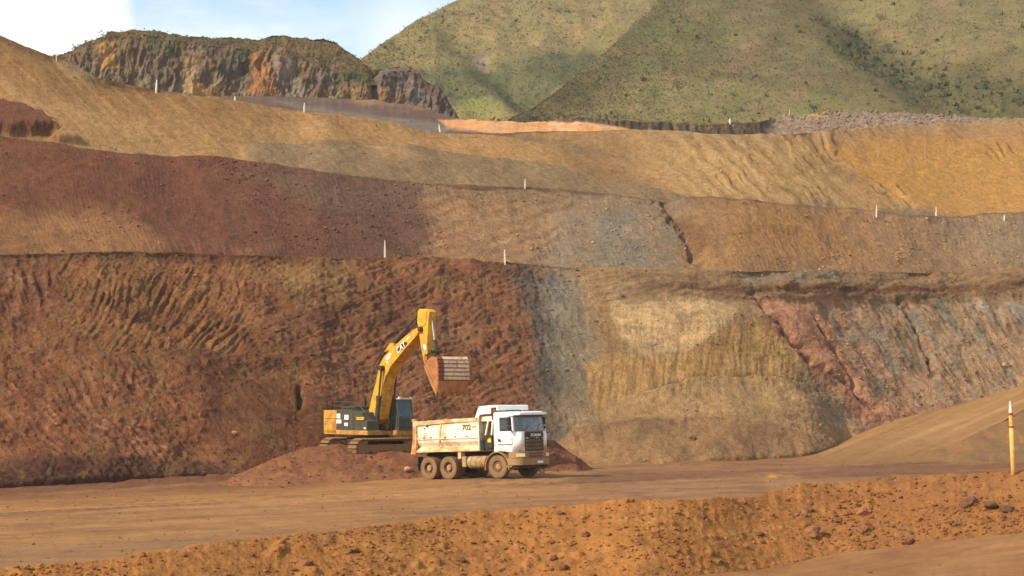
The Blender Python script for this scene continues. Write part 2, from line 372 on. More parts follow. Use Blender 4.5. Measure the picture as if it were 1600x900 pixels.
def w1_col(q):
    n = len(q.px); px, py = w1_warp(q)
    k = q.py - ip(np.c_[PX, lip1y], q.px)
    stk = fbm(q.px / 5 + q.py / 40, q.py / 60, o=3)
    c = np.tile(C(146, 90, 50), (n, 1))
    mixc(c, sstep(800, 920, px), (178, 136, 88))
    mixc(c, pmask(px, py, [(60, 405), (540, 398), (560, 470), (420, 570), (100, 560)], 25) * .8, (150, 98, 52))
    mixc(c, pmask(px, py, [(370, 418), (560, 405), (560, 480), (500, 525), (430, 440)], 15) * .7, (150, 112, 64))
    mixc(c, pmask(px, py, [(540, 405), (820, 412), (850, 690), (560, 700), (470, 600), (380, 570), (400, 500), (540, 470)], 18) * .7, (146, 92, 58))
    mixc(c, pmask(px, py, [(600, 420), (800, 425), (815, 560), (640, 520)], 22) * sstep(-.2, .4, fbm(q.px / 26, q.py / 18, o=3)) * .7, (132, 92, 62))
    mixc(c, pmask(px, py, [(350, 500), (640, 440), (640, 560), (400, 585)], 20) * sstep(-.2, .3, fbm(q.px / 30 + 4, q.py / 22, o=3)) * .75, (108, 58, 40))
    mixc(c, pmask(px, py, [(-60, 402), (90, 402), (90, 500), (-60, 500)], 18) * .6, (118, 68, 42))
    mixc(c, pmask(px, py, [(-60, 560), (480, 560), (520, 620), (-60, 605)], 12) * .7, (142, 88, 48))
    mixc(c, pmask(px, py, [(-60, 605), (300, 600), (480, 640), (460, 735), (-60, 760)], 15) * .8, (148, 88, 50))
    mixc(c, pmask(px, py, [(250, 560), (420, 580), (460, 700), (330, 690)], 20) * .6, (110, 64, 40))
    mixc(c, pmask(px, py, [(340, 640), (440, 650), (440, 710), (360, 700)], 12) * .6, (148, 94, 48))
    ub = (q.px - .85 * q.py) / 15 + .55 * fbm(q.px / 60, q.py / 60, o=2) * 2
    scr = np.clip(np.abs(np.sin(np.pi * ub)) - .72, 0, 1) * 3.5 * sstep(-.1, .4, fbm(q.px / 14, q.py / 20, o=2))
    mixc(c, np.clip(scr, 0, 1) * pmask(px, py, [(0, 600), (220, 600), (260, 735), (0, 740)], 20) * .7, (194, 132, 92))
    uc = (q.px + .12 * q.py) / 20 + .55 * fbm(q.px / 60, q.py / 60, o=2) * 2
    mixc(c, np.clip(np.clip(np.abs(np.sin(np.pi * uc)) - .75, 0, 1) * 4, 0, 1) * pmask(px, py, [(0, 425), (90, 425), (80, 490), (0, 490)], 12) * .6, (186, 124, 84))
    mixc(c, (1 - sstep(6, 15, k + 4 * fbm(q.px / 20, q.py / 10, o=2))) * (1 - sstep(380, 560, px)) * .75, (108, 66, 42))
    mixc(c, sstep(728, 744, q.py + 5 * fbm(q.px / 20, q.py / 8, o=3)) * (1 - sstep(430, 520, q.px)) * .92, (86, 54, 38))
    mixc(c, pmask(px, py, [(350, 640), (455, 610), (640, 660), (640, 760), (330, 760)], 22) * .7, (126, 74, 42))
    hl = lined(q.px + 6 * fbm(q.px / 10, q.py / 10, o=3), q.py, [(463, 616), (466, 642)]); mixc(c, np.exp(-(hl / 5) ** 2) * .8, (66, 40, 28))  # shade inside the hole, painted into the soil colour
    # grey dyke
    mixc(c, pmask(px, py, [(806, 414), (905, 418), (935, 500), (932, 600), (885, 690), (850, 690), (842, 560)], 26) * .9, (122, 112, 94))
    mixc(c, pmask(px, py, [(806, 414), (836, 425), (868, 560), (885, 600), (880, 690), (848, 690), (838, 560)], 14) * .75, (98, 84, 68))
    mixc(c, pmask(px, py, [(850, 430), (900, 430), (925, 500), (890, 520)], 12) * sstep(-.3, .3, stk) * .55, (142, 136, 116))
    mixc(c, pmask(px, py, [(850, 640), (940, 600), (1000, 620), (960, 660), (890, 680)], 16) * .6, (150, 118, 78))
    mixc(c, pmask(px, py, [(880, 425), (985, 425), (990, 520), (960, 620), (900, 660), (880, 560)], 28) * .55, (144, 120, 86))
    # ochre ground to the right of it
    mixc(c, pmask(px, py, [(900, 425), (1000, 425), (990, 540), (940, 600), (930, 500)], 20) * .8, (162, 120, 72))
    lx = q.px + 4 * fbm(q.px / 14, q.py / 14, o=4); ly = q.py + 4 * fbm(q.px / 14 + 20, q.py / 14, o=4); bowl = pmask(lx, ly, [(945, 446), (1090, 434), (1174, 466), (1130, 512), (1090, 538), (1046, 554), (1004, 552), (975, 530), (958, 500)], 5)
    mixc(c, bowl * .9, (204, 162, 106)); mixc(c, bowl * sstep(.05, .35, fbm((q.px + 1.2 * q.py) / 60, (q.py - .5 * q.px) / 7, o=3)) * .6, (214, 172, 114)); mixc(c, bowl * sstep(.1, .4, fbm(q.px / 26 + 9, q.py / 9, o=3)) * .5, (160, 130, 94))
    mixc(c, pmask(px, py, [(960, 430), (1170, 430), (1180, 475), (1040, 490), (960, 470)], 14) * sstep(-.4, .2, fbm(q.px / 40, q.py / 10, o=3)) * .7, (150, 122, 88))
    och = pmask(lx, ly, [(915, 575), (985, 556), (1050, 562), (1125, 526), (1182, 494), (1250, 545), (1290, 610), (1080, 602), (930, 645)], 5)
    mixc(c, och * .9, (186, 140, 78)); mixc(c, och * sstep(.05, .45, stk) * .7, (152, 108, 58)); mixc(c, och * sstep(.15, .5, -stk) * .6, (204, 152, 86))
    mixc(c, pmask(px, py, [(940, 630), (1080, 598), (1250, 600), (1320, 660), (1180, 668), (940, 662)], 9) * .85, (180, 138, 86))
    mixc(c, np.exp(-((q.py - (ip([(900, 650), (1000, 615), (1070, 596), (1130, 588), (1200, 590), (1260, 598), (1330, 640)], q.px) + 6 * fbm(q.px / 26, q.px * 0 + 8, o=3))) / 5) ** 2) * sstep(980, 1030, q.px) * (1 - sstep(1270, 1300, q.px)) * .75, (132, 98, 72))
    mixc(c, pmask(px, py, [(1240, 560), (1300, 580), (1330, 660), (1270, 680)], 12) * .7, (150, 124, 88))
    # pink wedge and grey green beds on the right
    pk = pmask(px, py, [(1168, 460), (1285, 468), (1330, 530), (1352, 590), (1470, 610), (1480, 640), (1400, 668), (1340, 668), (1262, 560), (1195, 500)], 12)
    mixc(c, pk * .9, (198, 136, 96)); mixc(c, pk * sstep(0, .4, fbm((q.px - .9 * q.py) / 9, q.py / 70, o=3)) * .6, (160, 96, 62))
    gy = pmask(px, py, [(1280, 470), (1640, 460), (1640, 600), (1450, 640), (1360, 625), (1310, 540)], 10)
    mixc(c, gy * .9, (186, 144, 104)); mixc(c, pmask(px, py, [(1260, 466), (1390, 480), (1420, 560), (1450, 610), (1400, 650), (1340, 590)], 26) * .45, (182, 132, 94)); mixc(c, gy * sstep(.05, .35, fbm((q.px - .6 * q.py) / 24, q.py / 40, o=4)) * .8, (146, 132, 106))
    mixc(c, gy * sstep(.0, .3, fbm((q.px - .6 * q.py) / 20 + 50, q.py / 50, o=3)) * .55, (180, 138, 94))
    mixc(c, gy * sstep(.2, .4, fbm((q.px - .5 * q.py) / 14 + 90, q.py / 30, o=3)) * .7, (120, 96, 66))
    mixc(c, pmask(px, py, [(1380, 600), (1500, 560), (1640, 560), (1640, 612), (1420, 650)], 15) * .6, (172, 130, 88))
    mixc(c, pmask(px, py, [(1300, 652), (1340, 650), (1345, 666), (1310, 670)], 4) * sstep(-.1, .4, fbm(q.px / 5, q.py / 4, o=2)) * .8, (176, 168, 150))
    for f, wd in FISS:
        l = lined(q.px + 6 * fbm(q.px / 16, q.py / 16, o=3), q.py + 5 * fbm(q.px / 14, q.py / 14 + 4, o=2), f); mixc(c, np.exp(-(l / 2.6) ** 2) * sstep(-.4, .2, fbm(q.px / 12, q.py / 12, o=2)) * .85, (78, 48, 32))
    l = lined(q.px + 5 * fbm(q.px / 12, q.py / 12, o=3), q.py, [(1195, 505), (1250, 555), (1300, 602), (1345, 650)]); mixc(c, np.exp(-(l / 9) ** 2) * sstep(-.2, .3, fbm(q.px / 20, q.py / 20, o=3)) * .6, (126, 70, 44))
    cr = fbm((q.px - .62 * q.py) / 5, (q.py + .4 * q.px) / 26, o=3); mixc(c, gy * sstep(.28, .42, cr) * .7, (92, 74, 54)); mixc(c, gy * sstep(.25, .45, fbm((q.px - .5 * q.py) / 10 + 31, q.py / 24, o=3)) * .6, (152, 142, 118))
    # loose band along the lip
    bd = (1 - sstep(40, 56, k + 8 * fbm(q.px / 30, q.py / 12, o=3))) * sstep(900, 1010, q.px)
    mixc(c, bd * .85, (156, 118, 76)); mixc(c, bd * sstep(.0, .4, fbm(q.px / 60, k / 7, o=3)) * .7, (134, 102, 66))
    mixc(c, bd * pmask(px, py, [(1160, 422), (1310, 424), (1310, 438), (1160, 438)], 6) * .5, (150, 134, 108))
    rd = np.exp(-((k - 31 + 5 * fbm(q.px / 60, q.px * 0, o=3)) / 6.5) ** 2) * sstep(990, 1060, q.px)
    mixc(c, rd * (.55 + .45 * sstep(-.3, .3, fbm(q.px / 30, q.py / 8, o=3))) * .95, (112, 68, 42))
    # talus
    tl = ip(TAL, q.px) + 5 * fbm(q.px / 22, q.px * 0 + 3, o=3)
    ta = sstep(-2, 6, q.py - tl) * sstep(845, 880, q.px) * (1 - sstep(1300, 1335, q.px))
    mixc(c, ta * .85, (164, 120, 74)); mixc(c, ta * np.exp(-((q.py - tl - 4) / 4) ** 2) * sstep(-.3, .3, fbm(q.px / 16, q.py / 8, o=3)) * .5, (124, 88, 54))
    mixc(c, ta * sstep(0, .4, fbm((q.px + q.py) / 26, (q.py - .4 * q.px) / 60, o=3)) * .5, (134, 96, 58))
    mixc(c, ta * pmask(px, py, [(850, 690), (905, 712), (960, 730), (850, 740)], 8) * .8, (120, 64, 42))
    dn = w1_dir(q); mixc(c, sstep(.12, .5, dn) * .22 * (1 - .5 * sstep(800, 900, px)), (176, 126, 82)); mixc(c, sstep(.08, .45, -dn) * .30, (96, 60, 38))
    mot = fbm(q.px / 24 + 60, q.py / 17, o=4); mixc(c, sstep(.1, .4, mot) * (1 - sstep(800, 860, px)) * .5, (134, 98, 56)); mixc(c, sstep(.1, .4, -mot) * (1 - sstep(800, 860, px)) * .45, (104, 58, 42))
    tone = 1 + .30 * fbm(q.x / 2.2, q.y / 2.2, q.z / 2.2, o=5) + .16 * fbm(q.x / .4, q.y / .4, q.z / .4, o=2)
    return c * tone[:, None]
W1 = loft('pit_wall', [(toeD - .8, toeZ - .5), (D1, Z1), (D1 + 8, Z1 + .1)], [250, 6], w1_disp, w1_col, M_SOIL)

# ------------------------------------------------------------------ second bench face
lip2y = ip([(-1100, 190), (0, 212), (120, 230), (200, 240), (300, 247), (400, 256), (500, 270), (600, 283), (660, 289), (740, 291), (830, 293), (950, 301), (1030, 315), (1077, 317), (1161, 320), (1296, 332), (1431, 345), (1500, 346), (1600, 339), (2700, 330)]) + jit(30, 1.4, 13) + jit(8, .8, 15)
m2 = np.full(PX.shape, .75)
t2D = D1 + 6.5; t2Z = sm(Z1, 25) + .05
D2, Z2 = lipD(t2D, t2Z, lip2y, m2); D2 = sm(D2, 12); Z2 = zat(lip2y, D2)
def w2_disp(q):
    X, Y, Z = q.x, q.y, q.z
    d = .45 * fbm(X / 5, Y / 5, Z / 5, o=3) + .13 * fbm(X / 1.1, Y / 1.1, Z / 1.1, o=4)
    u = (q.px - .35 * q.py) / 7 + 1.5 * fbm(q.px / 60, q.py / 60, o=3)
    d += .03 * np.abs(np.sin(np.pi * u)) * sstep(-.4, .3, fbm(q.px / 30, q.py / 30, o=2))
    mm = pmask(q.px, q.py, [(660, 300), (900, 310), (960, 410), (660, 400)], 20)
    d += mm * .035 * np.sin(np.pi * (q.py + .3 * q.px) / 9 + 3 * fbm(q.px / 40, q.py / 40, o=2))
    l = lined(q.px + 7 * fbm(q.px / 12, q.py / 12, o=3), q.py + 6 * fbm(q.px / 12 + 5, q.py / 12, o=2), [(1035, 318), (1055, 345), (1075, 370), (1085, 400)])
    d -= .75 * np.exp(-(l / 7) ** 2) * (.6 + .5 * fbm(q.px / 12, q.py / 12, o=3))
    d += .55 * sstep(1050, 1075, q.px + (330 - q.py) * .5)
    return d * np.where(q.seg == 0, sstep(0, .03, q.t), .3)
def w2_col(q):
    n = len(q.px); px = q.px + 16 * fbm(q.px / 40, q.py / 40, o=4); py = q.py + 10 * fbm(q.px / 40 + 40, q.py / 34, o=4)
    k = q.py - ip(np.c_[PX, lip2y], q.px); stk = fbm((q.px - .35 * q.py) / 5, q.py / 55, o=3)
    xs = [0, 150, 300, 480, 600, 655, 690, 850, 950, 1040, 1090, 1300, 1500, 1620]
    cs = np.array([C(*v) for v in [(128, 76, 48), (124, 70, 46), (124, 72, 50), (120, 76, 54), (122, 84, 62), (134, 94, 66), (168, 122, 80), (166, 126, 84), (154, 130, 98), (156, 124, 88), (166, 122, 76), (174, 126, 78), (164, 126, 86), (158, 126, 88)]])
    c = np.stack([np.interp(px, xs, cs[:, i]) for i in range(3)], -1)
    mixc(c, pmask(px, py, [(-60, 345), (60, 325), (200, 322), (235, 360), (260, 400), (-60, 405)], 20) * .8, (168, 118, 68))
    mixc(c, pmask(px, py, [(230, 360), (420, 385), (420, 402), (240, 402)], 12) * sstep(-.1, .3, stk) * .6, (160, 104, 66))
    mixc(c, pmask(px, py, [(380, 270), (640, 292), (660, 330), (520, 340), (430, 300)], 16) * .65, (122, 96, 70))
    mixc(c, pmask(px, py, [(540, 310), (660, 300), (660, 400), (600, 400)], 14) * .5, (110, 76, 58))
    mixc(c, pmask(px, py, [(830, 420), (880, 350), (960, 312), (1040, 318), (1056, 412), (960, 420)], 32) * sstep(-.45, .25, fbm(q.px / 34, q.py / 26, o=3)) * .75, (134, 122, 100))
    mixc(c, pmask(px, py, [(660, 340), (900, 350), (900, 410), (660, 404)], 18) * sstep(-.1, .4, stk) * .6, (186, 138, 92))
    mixc(c, pmask(px, py, [(660, 290), (1030, 305), (1030, 332), (660, 312)], 8) * .6, (146, 116, 78))
    mixc(c, pmask(px, py, [(1130, 335), (1300, 345), (1280, 400), (1130, 410)], 22) * .5, (186, 130, 68))
    mixc(c, pmask(px, py, [(1440, 345), (1640, 345), (1640, 420), (1560, 415), (1480, 380)], 15) * .55, (150, 122, 88))
    mixc(c, np.exp(-(lined(px, py, [(1038, 330), (1075, 360), (1090, 395)]) / 9) ** 2) * .7, (112, 76, 46))
    mixc(c, sstep(.25, .6, stk) * .3, (110, 72, 48))
    mixc(c, (1 - sstep(1, 5, k)) * .5, (110, 80, 54))
    return c * (1 + .22 * fbm(q.x / 2, q.y / 2, q.z / 2, o=5) + .14 * fbm(q.x / .4, q.y / .4, q.z / .4, o=2))[:, None]
W2 = loft('pit_wall', [(t2D - .6, t2Z - .6), (D2, Z2), (D2 + 8, Z2 + .1)], [150, 5], w2_disp, w2_col, M_SOIL)

# ------------------------------------------------------------------ third bench face
lip3y = ip([(-1100, -260), (-100, 8), (0, 54), (50, 75), (100, 93), (160, 121), (245, 140), (300, 150), (360, 157), (480, 173), (560, 187), (620, 197), (690, 207), (740, 208), (800, 206), (870, 204), (975, 204), (1060, 208), (1200, 211), (1260, 207), (1400, 200), (1600, 191), (2700, 150)]) + jit(30, 1.6, 23) + jit(8, .7, 25)
t3D = D2 + 6; t3Z = sm(Z2, 25) + .05
mm3 = sm(ip([(-1100, .9), (0, .75), (600, .6), (1000, .6), (1300, .62), (2700, .65)]), 20)
D3, Z3 = lipD(t3D, t3Z, lip3y, mm3); D3 = sm(D3, 14); Z3 = zat(lip3y, D3)
GTOP = [(380, 227), (450, 229), (530, 235), (640, 246), (760, 259), (880, 273), (960, 288), (1030, 301), (1127, 314), (1270, 316), (1430, 331), (1500, 342), (1640, 342)]
ROADB = [(470, 174), (600, 193), (690, 210), (760, 217), (830, 226), (900, 238), (980, 252)]
def w3_disp(q):
    X, Y, Z = q.x, q.y, q.z
    d = .6 * fbm(X / 7, Y / 7, Z / 7, o=3) + .12 * fbm(X / 1.2, Y / 1.2, Z / 1.2, o=4)
    g = q.py - ip(GTOP, q.px) - 2 * fbm(q.px / 16, q.px * 0, o=3)
    d += .7 * sstep(-1, 5, g) * sstep(370, 400, q.px) * (1 - sstep(1000, 1100, q.px))
    g2 = q.py - ip(ROADB, q.px) - 2 * fbm(q.px / 16, q.px * 0 + 5, o=3)
    d += .5 * sstep(-2, 4, g2) * sstep(460, 520, q.px) * (1 - sstep(860, 960, q.px))
    l = polyd(q.px, q.py, [(-80, 150), (20, 172), (70, 190), (86, 212), (-80, 215)]); d += .8 * (1 - sstep(-6, 4, l + 4 * fbm(q.px / 12, q.py / 12, o=3)))
    d += .6 * (1 - sstep(-4, 4, polyd(q.px, q.py, [(78, 222), (100, 205), (128, 226), (90, 228)])))
    rt = pmask(q.px, q.py, [(1050, 215), (1600, 195), (1640, 260), (1420, 320), (1200, 310), (1060, 290)], 25)
    u = (q.px - 1.15 * q.py) / 16 + 1.2 * fbm(q.px / 50, q.py / 50, o=3)
    d -= rt * .2 * np.clip(np.abs(np.sin(np.pi * u)) - .7, 0, 1) * 3 * sstep(.05, .4, fbm(q.px / 60 + 3, q.py / 30, o=3))
    u2 = (q.px - .9 * q.py) / 30 + fbm(q.px / 60, q.py / 60, o=2); d += .008 * np.sin(2 * np.pi * u2) * (1 - sstep(700, 900, q.px))
    d -= .25 * np.exp(-(lined(q.px, q.py + 3 * fbm(q.px / 10, q.py / 10, o=2), [(1310, 240), (1350, 262), (1390, 290), (1425, 325)]) / 4) ** 2)
    return d * np.where(q.seg == 0, sstep(0, .03, q.t), .3)
def w3_col(q):
    n = len(q.px); px = q.px + 14 * fbm(q.px / 40, q.py / 40, o=4); py = q.py + 8 * fbm(q.px / 40 + 40, q.py / 34, o=4)
    k = q.py - ip(np.c_[PX, lip3y], q.px); stk = fbm((q.px - 1.0 * q.py) / 7, (q.py + q.px) / 110, o=3)
    c = np.tile(C(174, 130, 76), (n, 1))
    mixc(c, pmask(px, py, [(-80, 0), (60, 70), (250, 135), (480, 175), (560, 200), (330, 190), (160, 170), (-80, 120)], 18) * .8, (152, 108, 58))
    mixc(c, (1 - sstep(4, 16, k)) * (1 - sstep(160, 300, px)) * .8, (112, 84, 50))
    mixc(c, pmask(px, py, [(85, 92), (120, 98), (165, 122), (120, 118)], 5) * .6, (166, 142, 112))
    mixc(c, pmask(px, py, [(-80, 110), (30, 130), (80, 200), (-80, 170)], 14) * .5, (172, 126, 72))
    mixc(c, sstep(.15, .5, stk) * (1 - sstep(600, 800, px)) * .45, (150, 104, 60)); mixc(c, sstep(.1, .5, -stk) * .35, (200, 152, 92))
    mixc(c, pmask(q.px + 5 * fbm(q.px / 12, q.py / 12, o=3), q.py, [(-80, 140), (20, 172), (70, 190), (84, 215), (-80, 218)], 5) * .95, (126, 70, 48))
    g = py - ip(GTOP, px)
    gm_ = sstep(-3, 5, q.py + 3 * fbm(q.px / 20, q.py / 20, o=3) - ip(GTOP, q.px)) * sstep(376, 392, q.px)
    mixc(c, gm_ * .9, (142, 114, 78)); mixc(c, gm_ * sstep(0, .4, stk) * .5, (170, 132, 84)); mixc(c, gm_ * sstep(1040, 1200, px) * .6, (150, 122, 92))
    mixc(c, gm_ * pmask(px, py, [(560, 240), (620, 248), (660, 275), (600, 272)], 10) * .6, (178, 134, 82))
    rd = pmask(q.px, q.py + 4 * fbm(q.px / 24, q.py / 14, o=3), [(440, 158), (560, 178), (690, 197), (800, 208), (900, 222), (985, 246), (900, 240), (760, 219), (690, 212), (580, 192)], 4)
    mixc(c, rd * .92, (112, 98, 76))
    mixc(c, pmask(px, py, [(780, 207), (990, 206), (1000, 250), (1060, 300), (950, 285), (880, 250)], 14) * .75, (160, 120, 74))
    mixc(c, pmask(px, py, [(900, 250), (1020, 270), (1030, 296), (900, 272)], 10) * .5, (138, 104, 62))
    mixc(c, pmask(px, py, [(740, 224), (850, 238), (860, 262), (640, 238), (560, 205)], 10) * .4, (190, 138, 76))
    mixc(c, pmask(px, py, [(980, 210), (1290, 215), (1300, 310), (1100, 312), (1010, 260)], 18) * .8, (186, 142, 82))
    mixc(c, pmask(px, py, [(1000, 208), (1200, 214), (1240, 240), (1040, 235)], 10) * .6, (164, 124, 78))
    mixc(c, pmask(px, py, [(1260, 225), (1640, 200), (1640, 345), (1500, 340), (1420, 325), (1330, 260)], 14) * .9, (194, 138, 64))
    mixc(c, pmask(px, py, [(1180, 205), (1640, 188), (1640, 222), (1400, 215), (1300, 225), (1180, 222)], 7) * .75, (176, 132, 84))
    mixc(c, pmask(px, py, [(1530, 205), (1640, 200), (1640, 260), (1600, 262)], 12) * .5, (174, 126, 68))
    u = (q.px - 1.15 * q.py) / 16 + 1.2 * fbm(q.px / 50, q.py / 50, o=3)
    dkm = np.clip(np.abs(np.sin(np.pi * u)) - .72, 0, 1) * 3.5 * sstep(.05, .4, fbm(q.px / 60 + 3, q.py / 30, o=3)) * sstep(1050, 1150, px)
    mixc(c, np.clip(dkm, 0, 1) * .5, (118, 86, 48))
    mixc(c, np.clip(np.abs(np.sin(np.pi * u * .5 + 1)) - .6, 0, 1) * 2 * sstep(990, 1100, px) * (1 - sstep(1300, 1380, px)) * .5, (222, 176, 112))
    return c * (1 + .16 * fbm(q.x / 3, q.y / 3, q.z / 3, o=5) + .10 * fbm(q.x / .5, q.y / .5, q.z / .5, o=2))[:, None]
W3 = loft('pit_wall', [(t3D - .6, t3Z - .6), (D3, Z3), (D3 + 5, Z3 + .2)], [140, 4], w3_disp, w3_col, M_SOIL)

# ------------------------------------------------------------------ upper terrace behind the top lip
l4y = ip([(-1100, 60), (0, 100), (245, 143), (300, 149), (370, 151), (480, 152), (580, 156), (650, 167), (720, 186), (790, 190), (870, 190), (882, 181), (990, 187), (1000, 187), (1060, 190), (1188, 191), (1215, 183), (1270, 177), (1320, 175), (1400, 177), (1540, 185), (1600, 186), (2700, 150)]) + jit(14, 1.3, 33) + jit(5, .8, 31)
D4 = sm(D3 + 4 + ip([(-1100, 50), (0, 50), (300, 62), (480, 62), (650, 40), (760, 14), (870, 12), (900, 4), (1190, 3.5), (1215, 12), (1400, 14), (2700, 20)]), 4)
Z4 = zat(l4y, D4)
def t_disp(q):
    d = .25 * fbm(q.x / 3, q.y / 3, q.z / 3, o=4)
    sc = sstep(985, 1000, q.px) * (1 - sstep(1175, 1200, q.px)) * (q.seg == 0)
    d += sc * (.35 * ridged(q.x / 1.2, q.z / 2.5, o=3) - .3)
    pg = sstep(1195, 1225, q.px) * (q.seg == 0); d += pg * .22 * ridged(q.x / 1.1, q.y / 1.1, q.z / 1.1)
    return d * sstep(0, .08, np.where(q.seg == 0, q.t, 1))
def t_col(q):
    n = len(q.px); px = q.px + 8 * fbm(q.px / 30, q.py / 12, o=3); py = q.py + 4 * fbm(q.px / 30 + 5, q.py / 12, o=3)
    c = np.tile(C(112, 84, 64), (n, 1))
    mixc(c, sstep(360, 460, px) * .8, (104, 78, 62)); mixc(c, pmask(px, py, [(430, 160), (560, 175), (700, 195), (700, 210), (540, 190)], 4) * .8, (122, 108, 90))
    mixc(c, pmask(px, py, [(520, 140), (640, 150), (680, 170), (560, 162)], 5) * .7, (150, 112, 66))
    mixc(c, pmask(px, py, [(685, 186), (870, 189), (985, 192), (985, 215), (800, 212), (700, 200)], 3), (204, 142, 84))
    mixc(c, sstep(0, .4, fbm(px / 24, py / 6, o=2)) * pmask(px, py, [(685, 186), (985, 190), (985, 215), (700, 205)], 3) * .5, (216, 172, 124))
    sc = pmask(q.px, q.py + 2 * fbm(q.px / 8, q.px * 0, o=2), [(880, 176), (990, 182), (1192, 186), (1196, 213), (1000, 208), (975, 196), (880, 190)], 3)
    mixc(c, sc * .95, (84, 66, 46)); mixc(c, sc * sstep(0, .4, fbm(q.px / 3, q.py / 16, o=3)) * .7, (128, 106, 74)); mixc(c, sc * sstep(.1, .4, -fbm(q.px / 4, q.py / 20, o=2)) * .8, (46, 37, 28))
    mixc(c, sstep(1196, 1212, px) * .9, (146, 120, 94)); mixc(c, sstep(1196, 1212, px) * sstep(0, .4, fbm(q.px / 7, q.py / 4, o=3)) * .5, (166, 136, 106))
    mixc(c, pmask(px, py, [(1255, 172), (1300, 172), (1290, 186), (1260, 184)], 4) * .8, (172, 138, 70))
    mixc(c, sstep(1500, 1580, px) * .7, (150, 124, 70))
    bk = (q.seg == 1) * 1.0; mixc(c, bk * .9, (132, 116, 62))
    return c * (1 + .2 * fbm(q.x / 1.5, q.y / 1.5, q.z / 1.5, o=4))[:, None]
TER = loft('terrace', [(D3 + 3, Z3 - .2), (D4, Z4), (D4 + 60, Z4 + .02 * 60)], [34, 8], t_disp, t_col, M_FAR)

# ------------------------------------------------------------------ eroded rocky ridge
RX = np.arange(20, 760, .9)
def rr(p): return ip(p, RX)
rby = rr([(20, 120), (150, 126), (245, 146), (300, 153), (370, 155), (480, 157), (580, 160), (650, 172), (720, 190), (760, 205)])
rty = rr([(20, 108), (60, 90), (95, 78), (120, 66), (160, 50), (172, 42), (186, 43), (215, 40), (250, 43), (300, 50), (335, 53), (345, 51), (370, 53), (405, 54), (425, 49), (440, 48), (465, 51), (490, 55), (505, 53), (530, 60), (538, 70), (560, 82), (568, 88), (580, 100), (600, 102), (612, 100), (640, 97), (655, 104), (664, 118), (690, 133), (700, 150), (710, 168), (722, 184), (745, 200), (760, 206)]) + 1.6 * fbm(RX / 12, RX * 0 + 3, o=4)
rD = rr([(20, 236), (245, 240), (480, 246), (600, 250), (720, 254), (760, 256)]); rm = rr([(20, 1.0), (300, 1.25), (560, .95), (760, 1.3)])
brk = rr([(20, .8), (150, .88), (215, .87), (300, .88), (430, .76), (520, .54), (580, .5), (590, .85), (640, .92), (760, .9)])
rzB = zat(rby, rD) - .6; rtD, rtZ = lipD(rD, rzB, rty, rm); rtD = np.maximum(rtD, rD + 1); 
bD = rD + (rtD - rD) * brk * .62; bZ = zat(rby + (rty - rby) * brk, bD)
def r_disp(q):
    face = np.where(q.seg == 0, 1.0, 0.0)
    gul = ridged(q.px / 52 + .9 * fbm(q.px / 60, q.py / 50, o=3), q.py / 110 + q.px / 190, o=4)
    top = np.where(q.seg == 0, 1 - .55 * sstep(.75, 1, q.t), np.where(q.seg == 1, .45 - .35 * q.t, .1))
    d = top * (1.1 * gul + .30 * ridged(q.px / 9 + q.py / 40, q.py / 34, o=3) + .55 * fbm(q.x / 1.2, q.y / 1.2, q.z / 1.2, o=4)) - .6
    d += .22 * fbm(q.x / .6, q.y / .6, q.z / .6, o=3)
    d -= 1.6 * np.exp(-((q.px - 587) / 5) ** 2) * (q.seg < 2)
    return d * np.where((q.seg == 0), sstep(0, .05, q.t) * .9 + .1, 1)
def r_col(q):
    n = len(q.px); px = q.px + 6 * fbm(q.px / 12, q.py / 26, o=4); py = q.py + 7 * fbm(q.px / 16 + 40, q.py / 26, o=4)
    stk = fbm(q.px / 4, q.py / 40, o=3)
    c = np.tile(C(116, 90, 60), (n, 1))
    mixc(c, sstep(.0, .4, stk) * .6, (96, 78, 58)); mixc(c, sstep(.05, .4, fbm(q.px / 20, q.py / 24, o=3)) * .6, (128, 112, 90))
    for poly, rgb, a in (([(155, 65), (182, 62), (180, 108), (158, 110)], (176, 128, 62), .85), ([(288, 85), (300, 84), (316, 140), (280, 145)], (160, 128, 86), .7),
                         ([(298, 130), (320, 130), (318, 146), (298, 146)], (196, 142, 66), .9), ([(330, 136), (345, 134), (344, 148), (330, 148)], (186, 132, 66), .8),
                         ([(395, 60), (415, 58), (425, 120), (440, 150), (385, 150)], (158, 104, 56), .85), ([(425, 90), (460, 90), (475, 150), (440, 150)], (138, 118, 94), .7),
                         ([(230, 60), (270, 60), (280, 120), (240, 140)], (96, 80, 60), .6), ([(320, 58), (390, 60), (390, 140), (340, 120)], (92, 78, 60), .6),
                         ([(585, 100), (760, 100), (760, 210), (600, 170)], (112, 92, 76), .9), ([(650, 110), (690, 135), (716, 180), (690, 170)], (92, 70, 58), .8),
                         ([(640, 120), (660, 130), (668, 165), (650, 160)], (134, 120, 100), .7), ([(540, 140), (620, 140), (650, 168), (540, 160)], (148, 112, 68), .7)):
        mixc(c, pmask(px, py, poly, 5) * a, rgb)
    gtop = np.where(q.seg == 1, sstep(0, .25, q.t + .3 * fbm(q.px / 10, q.py / 8, o=3)), np.where(q.seg >= 2, 1., 0)) * (1 - sstep(580, 600, q.px))
    mixc(c, gtop * .9, (114, 92, 54)); mixc(c, gtop * sstep(0, .4, fbm(q.px / 14, q.py / 9, o=4)) * .7, (90, 76, 46))
    gr = pmask(px, py, [(370, 75), (395, 70), (392, 115), (375, 110)], 6) + pmask(px, py, [(520, 105), (585, 110), (580, 130), (530, 128)], 6) + pmask(px, py, [(225, 50), (290, 60), (280, 85), (235, 80)], 8) * .8
    mixc(c, np.clip(gr, 0, 1) * .7, (76, 78, 44))
    return c * (1 + .26 * fbm(q.x / 1.3, q.y / 1.3, q.z / 1.3, o=5))[:, None]
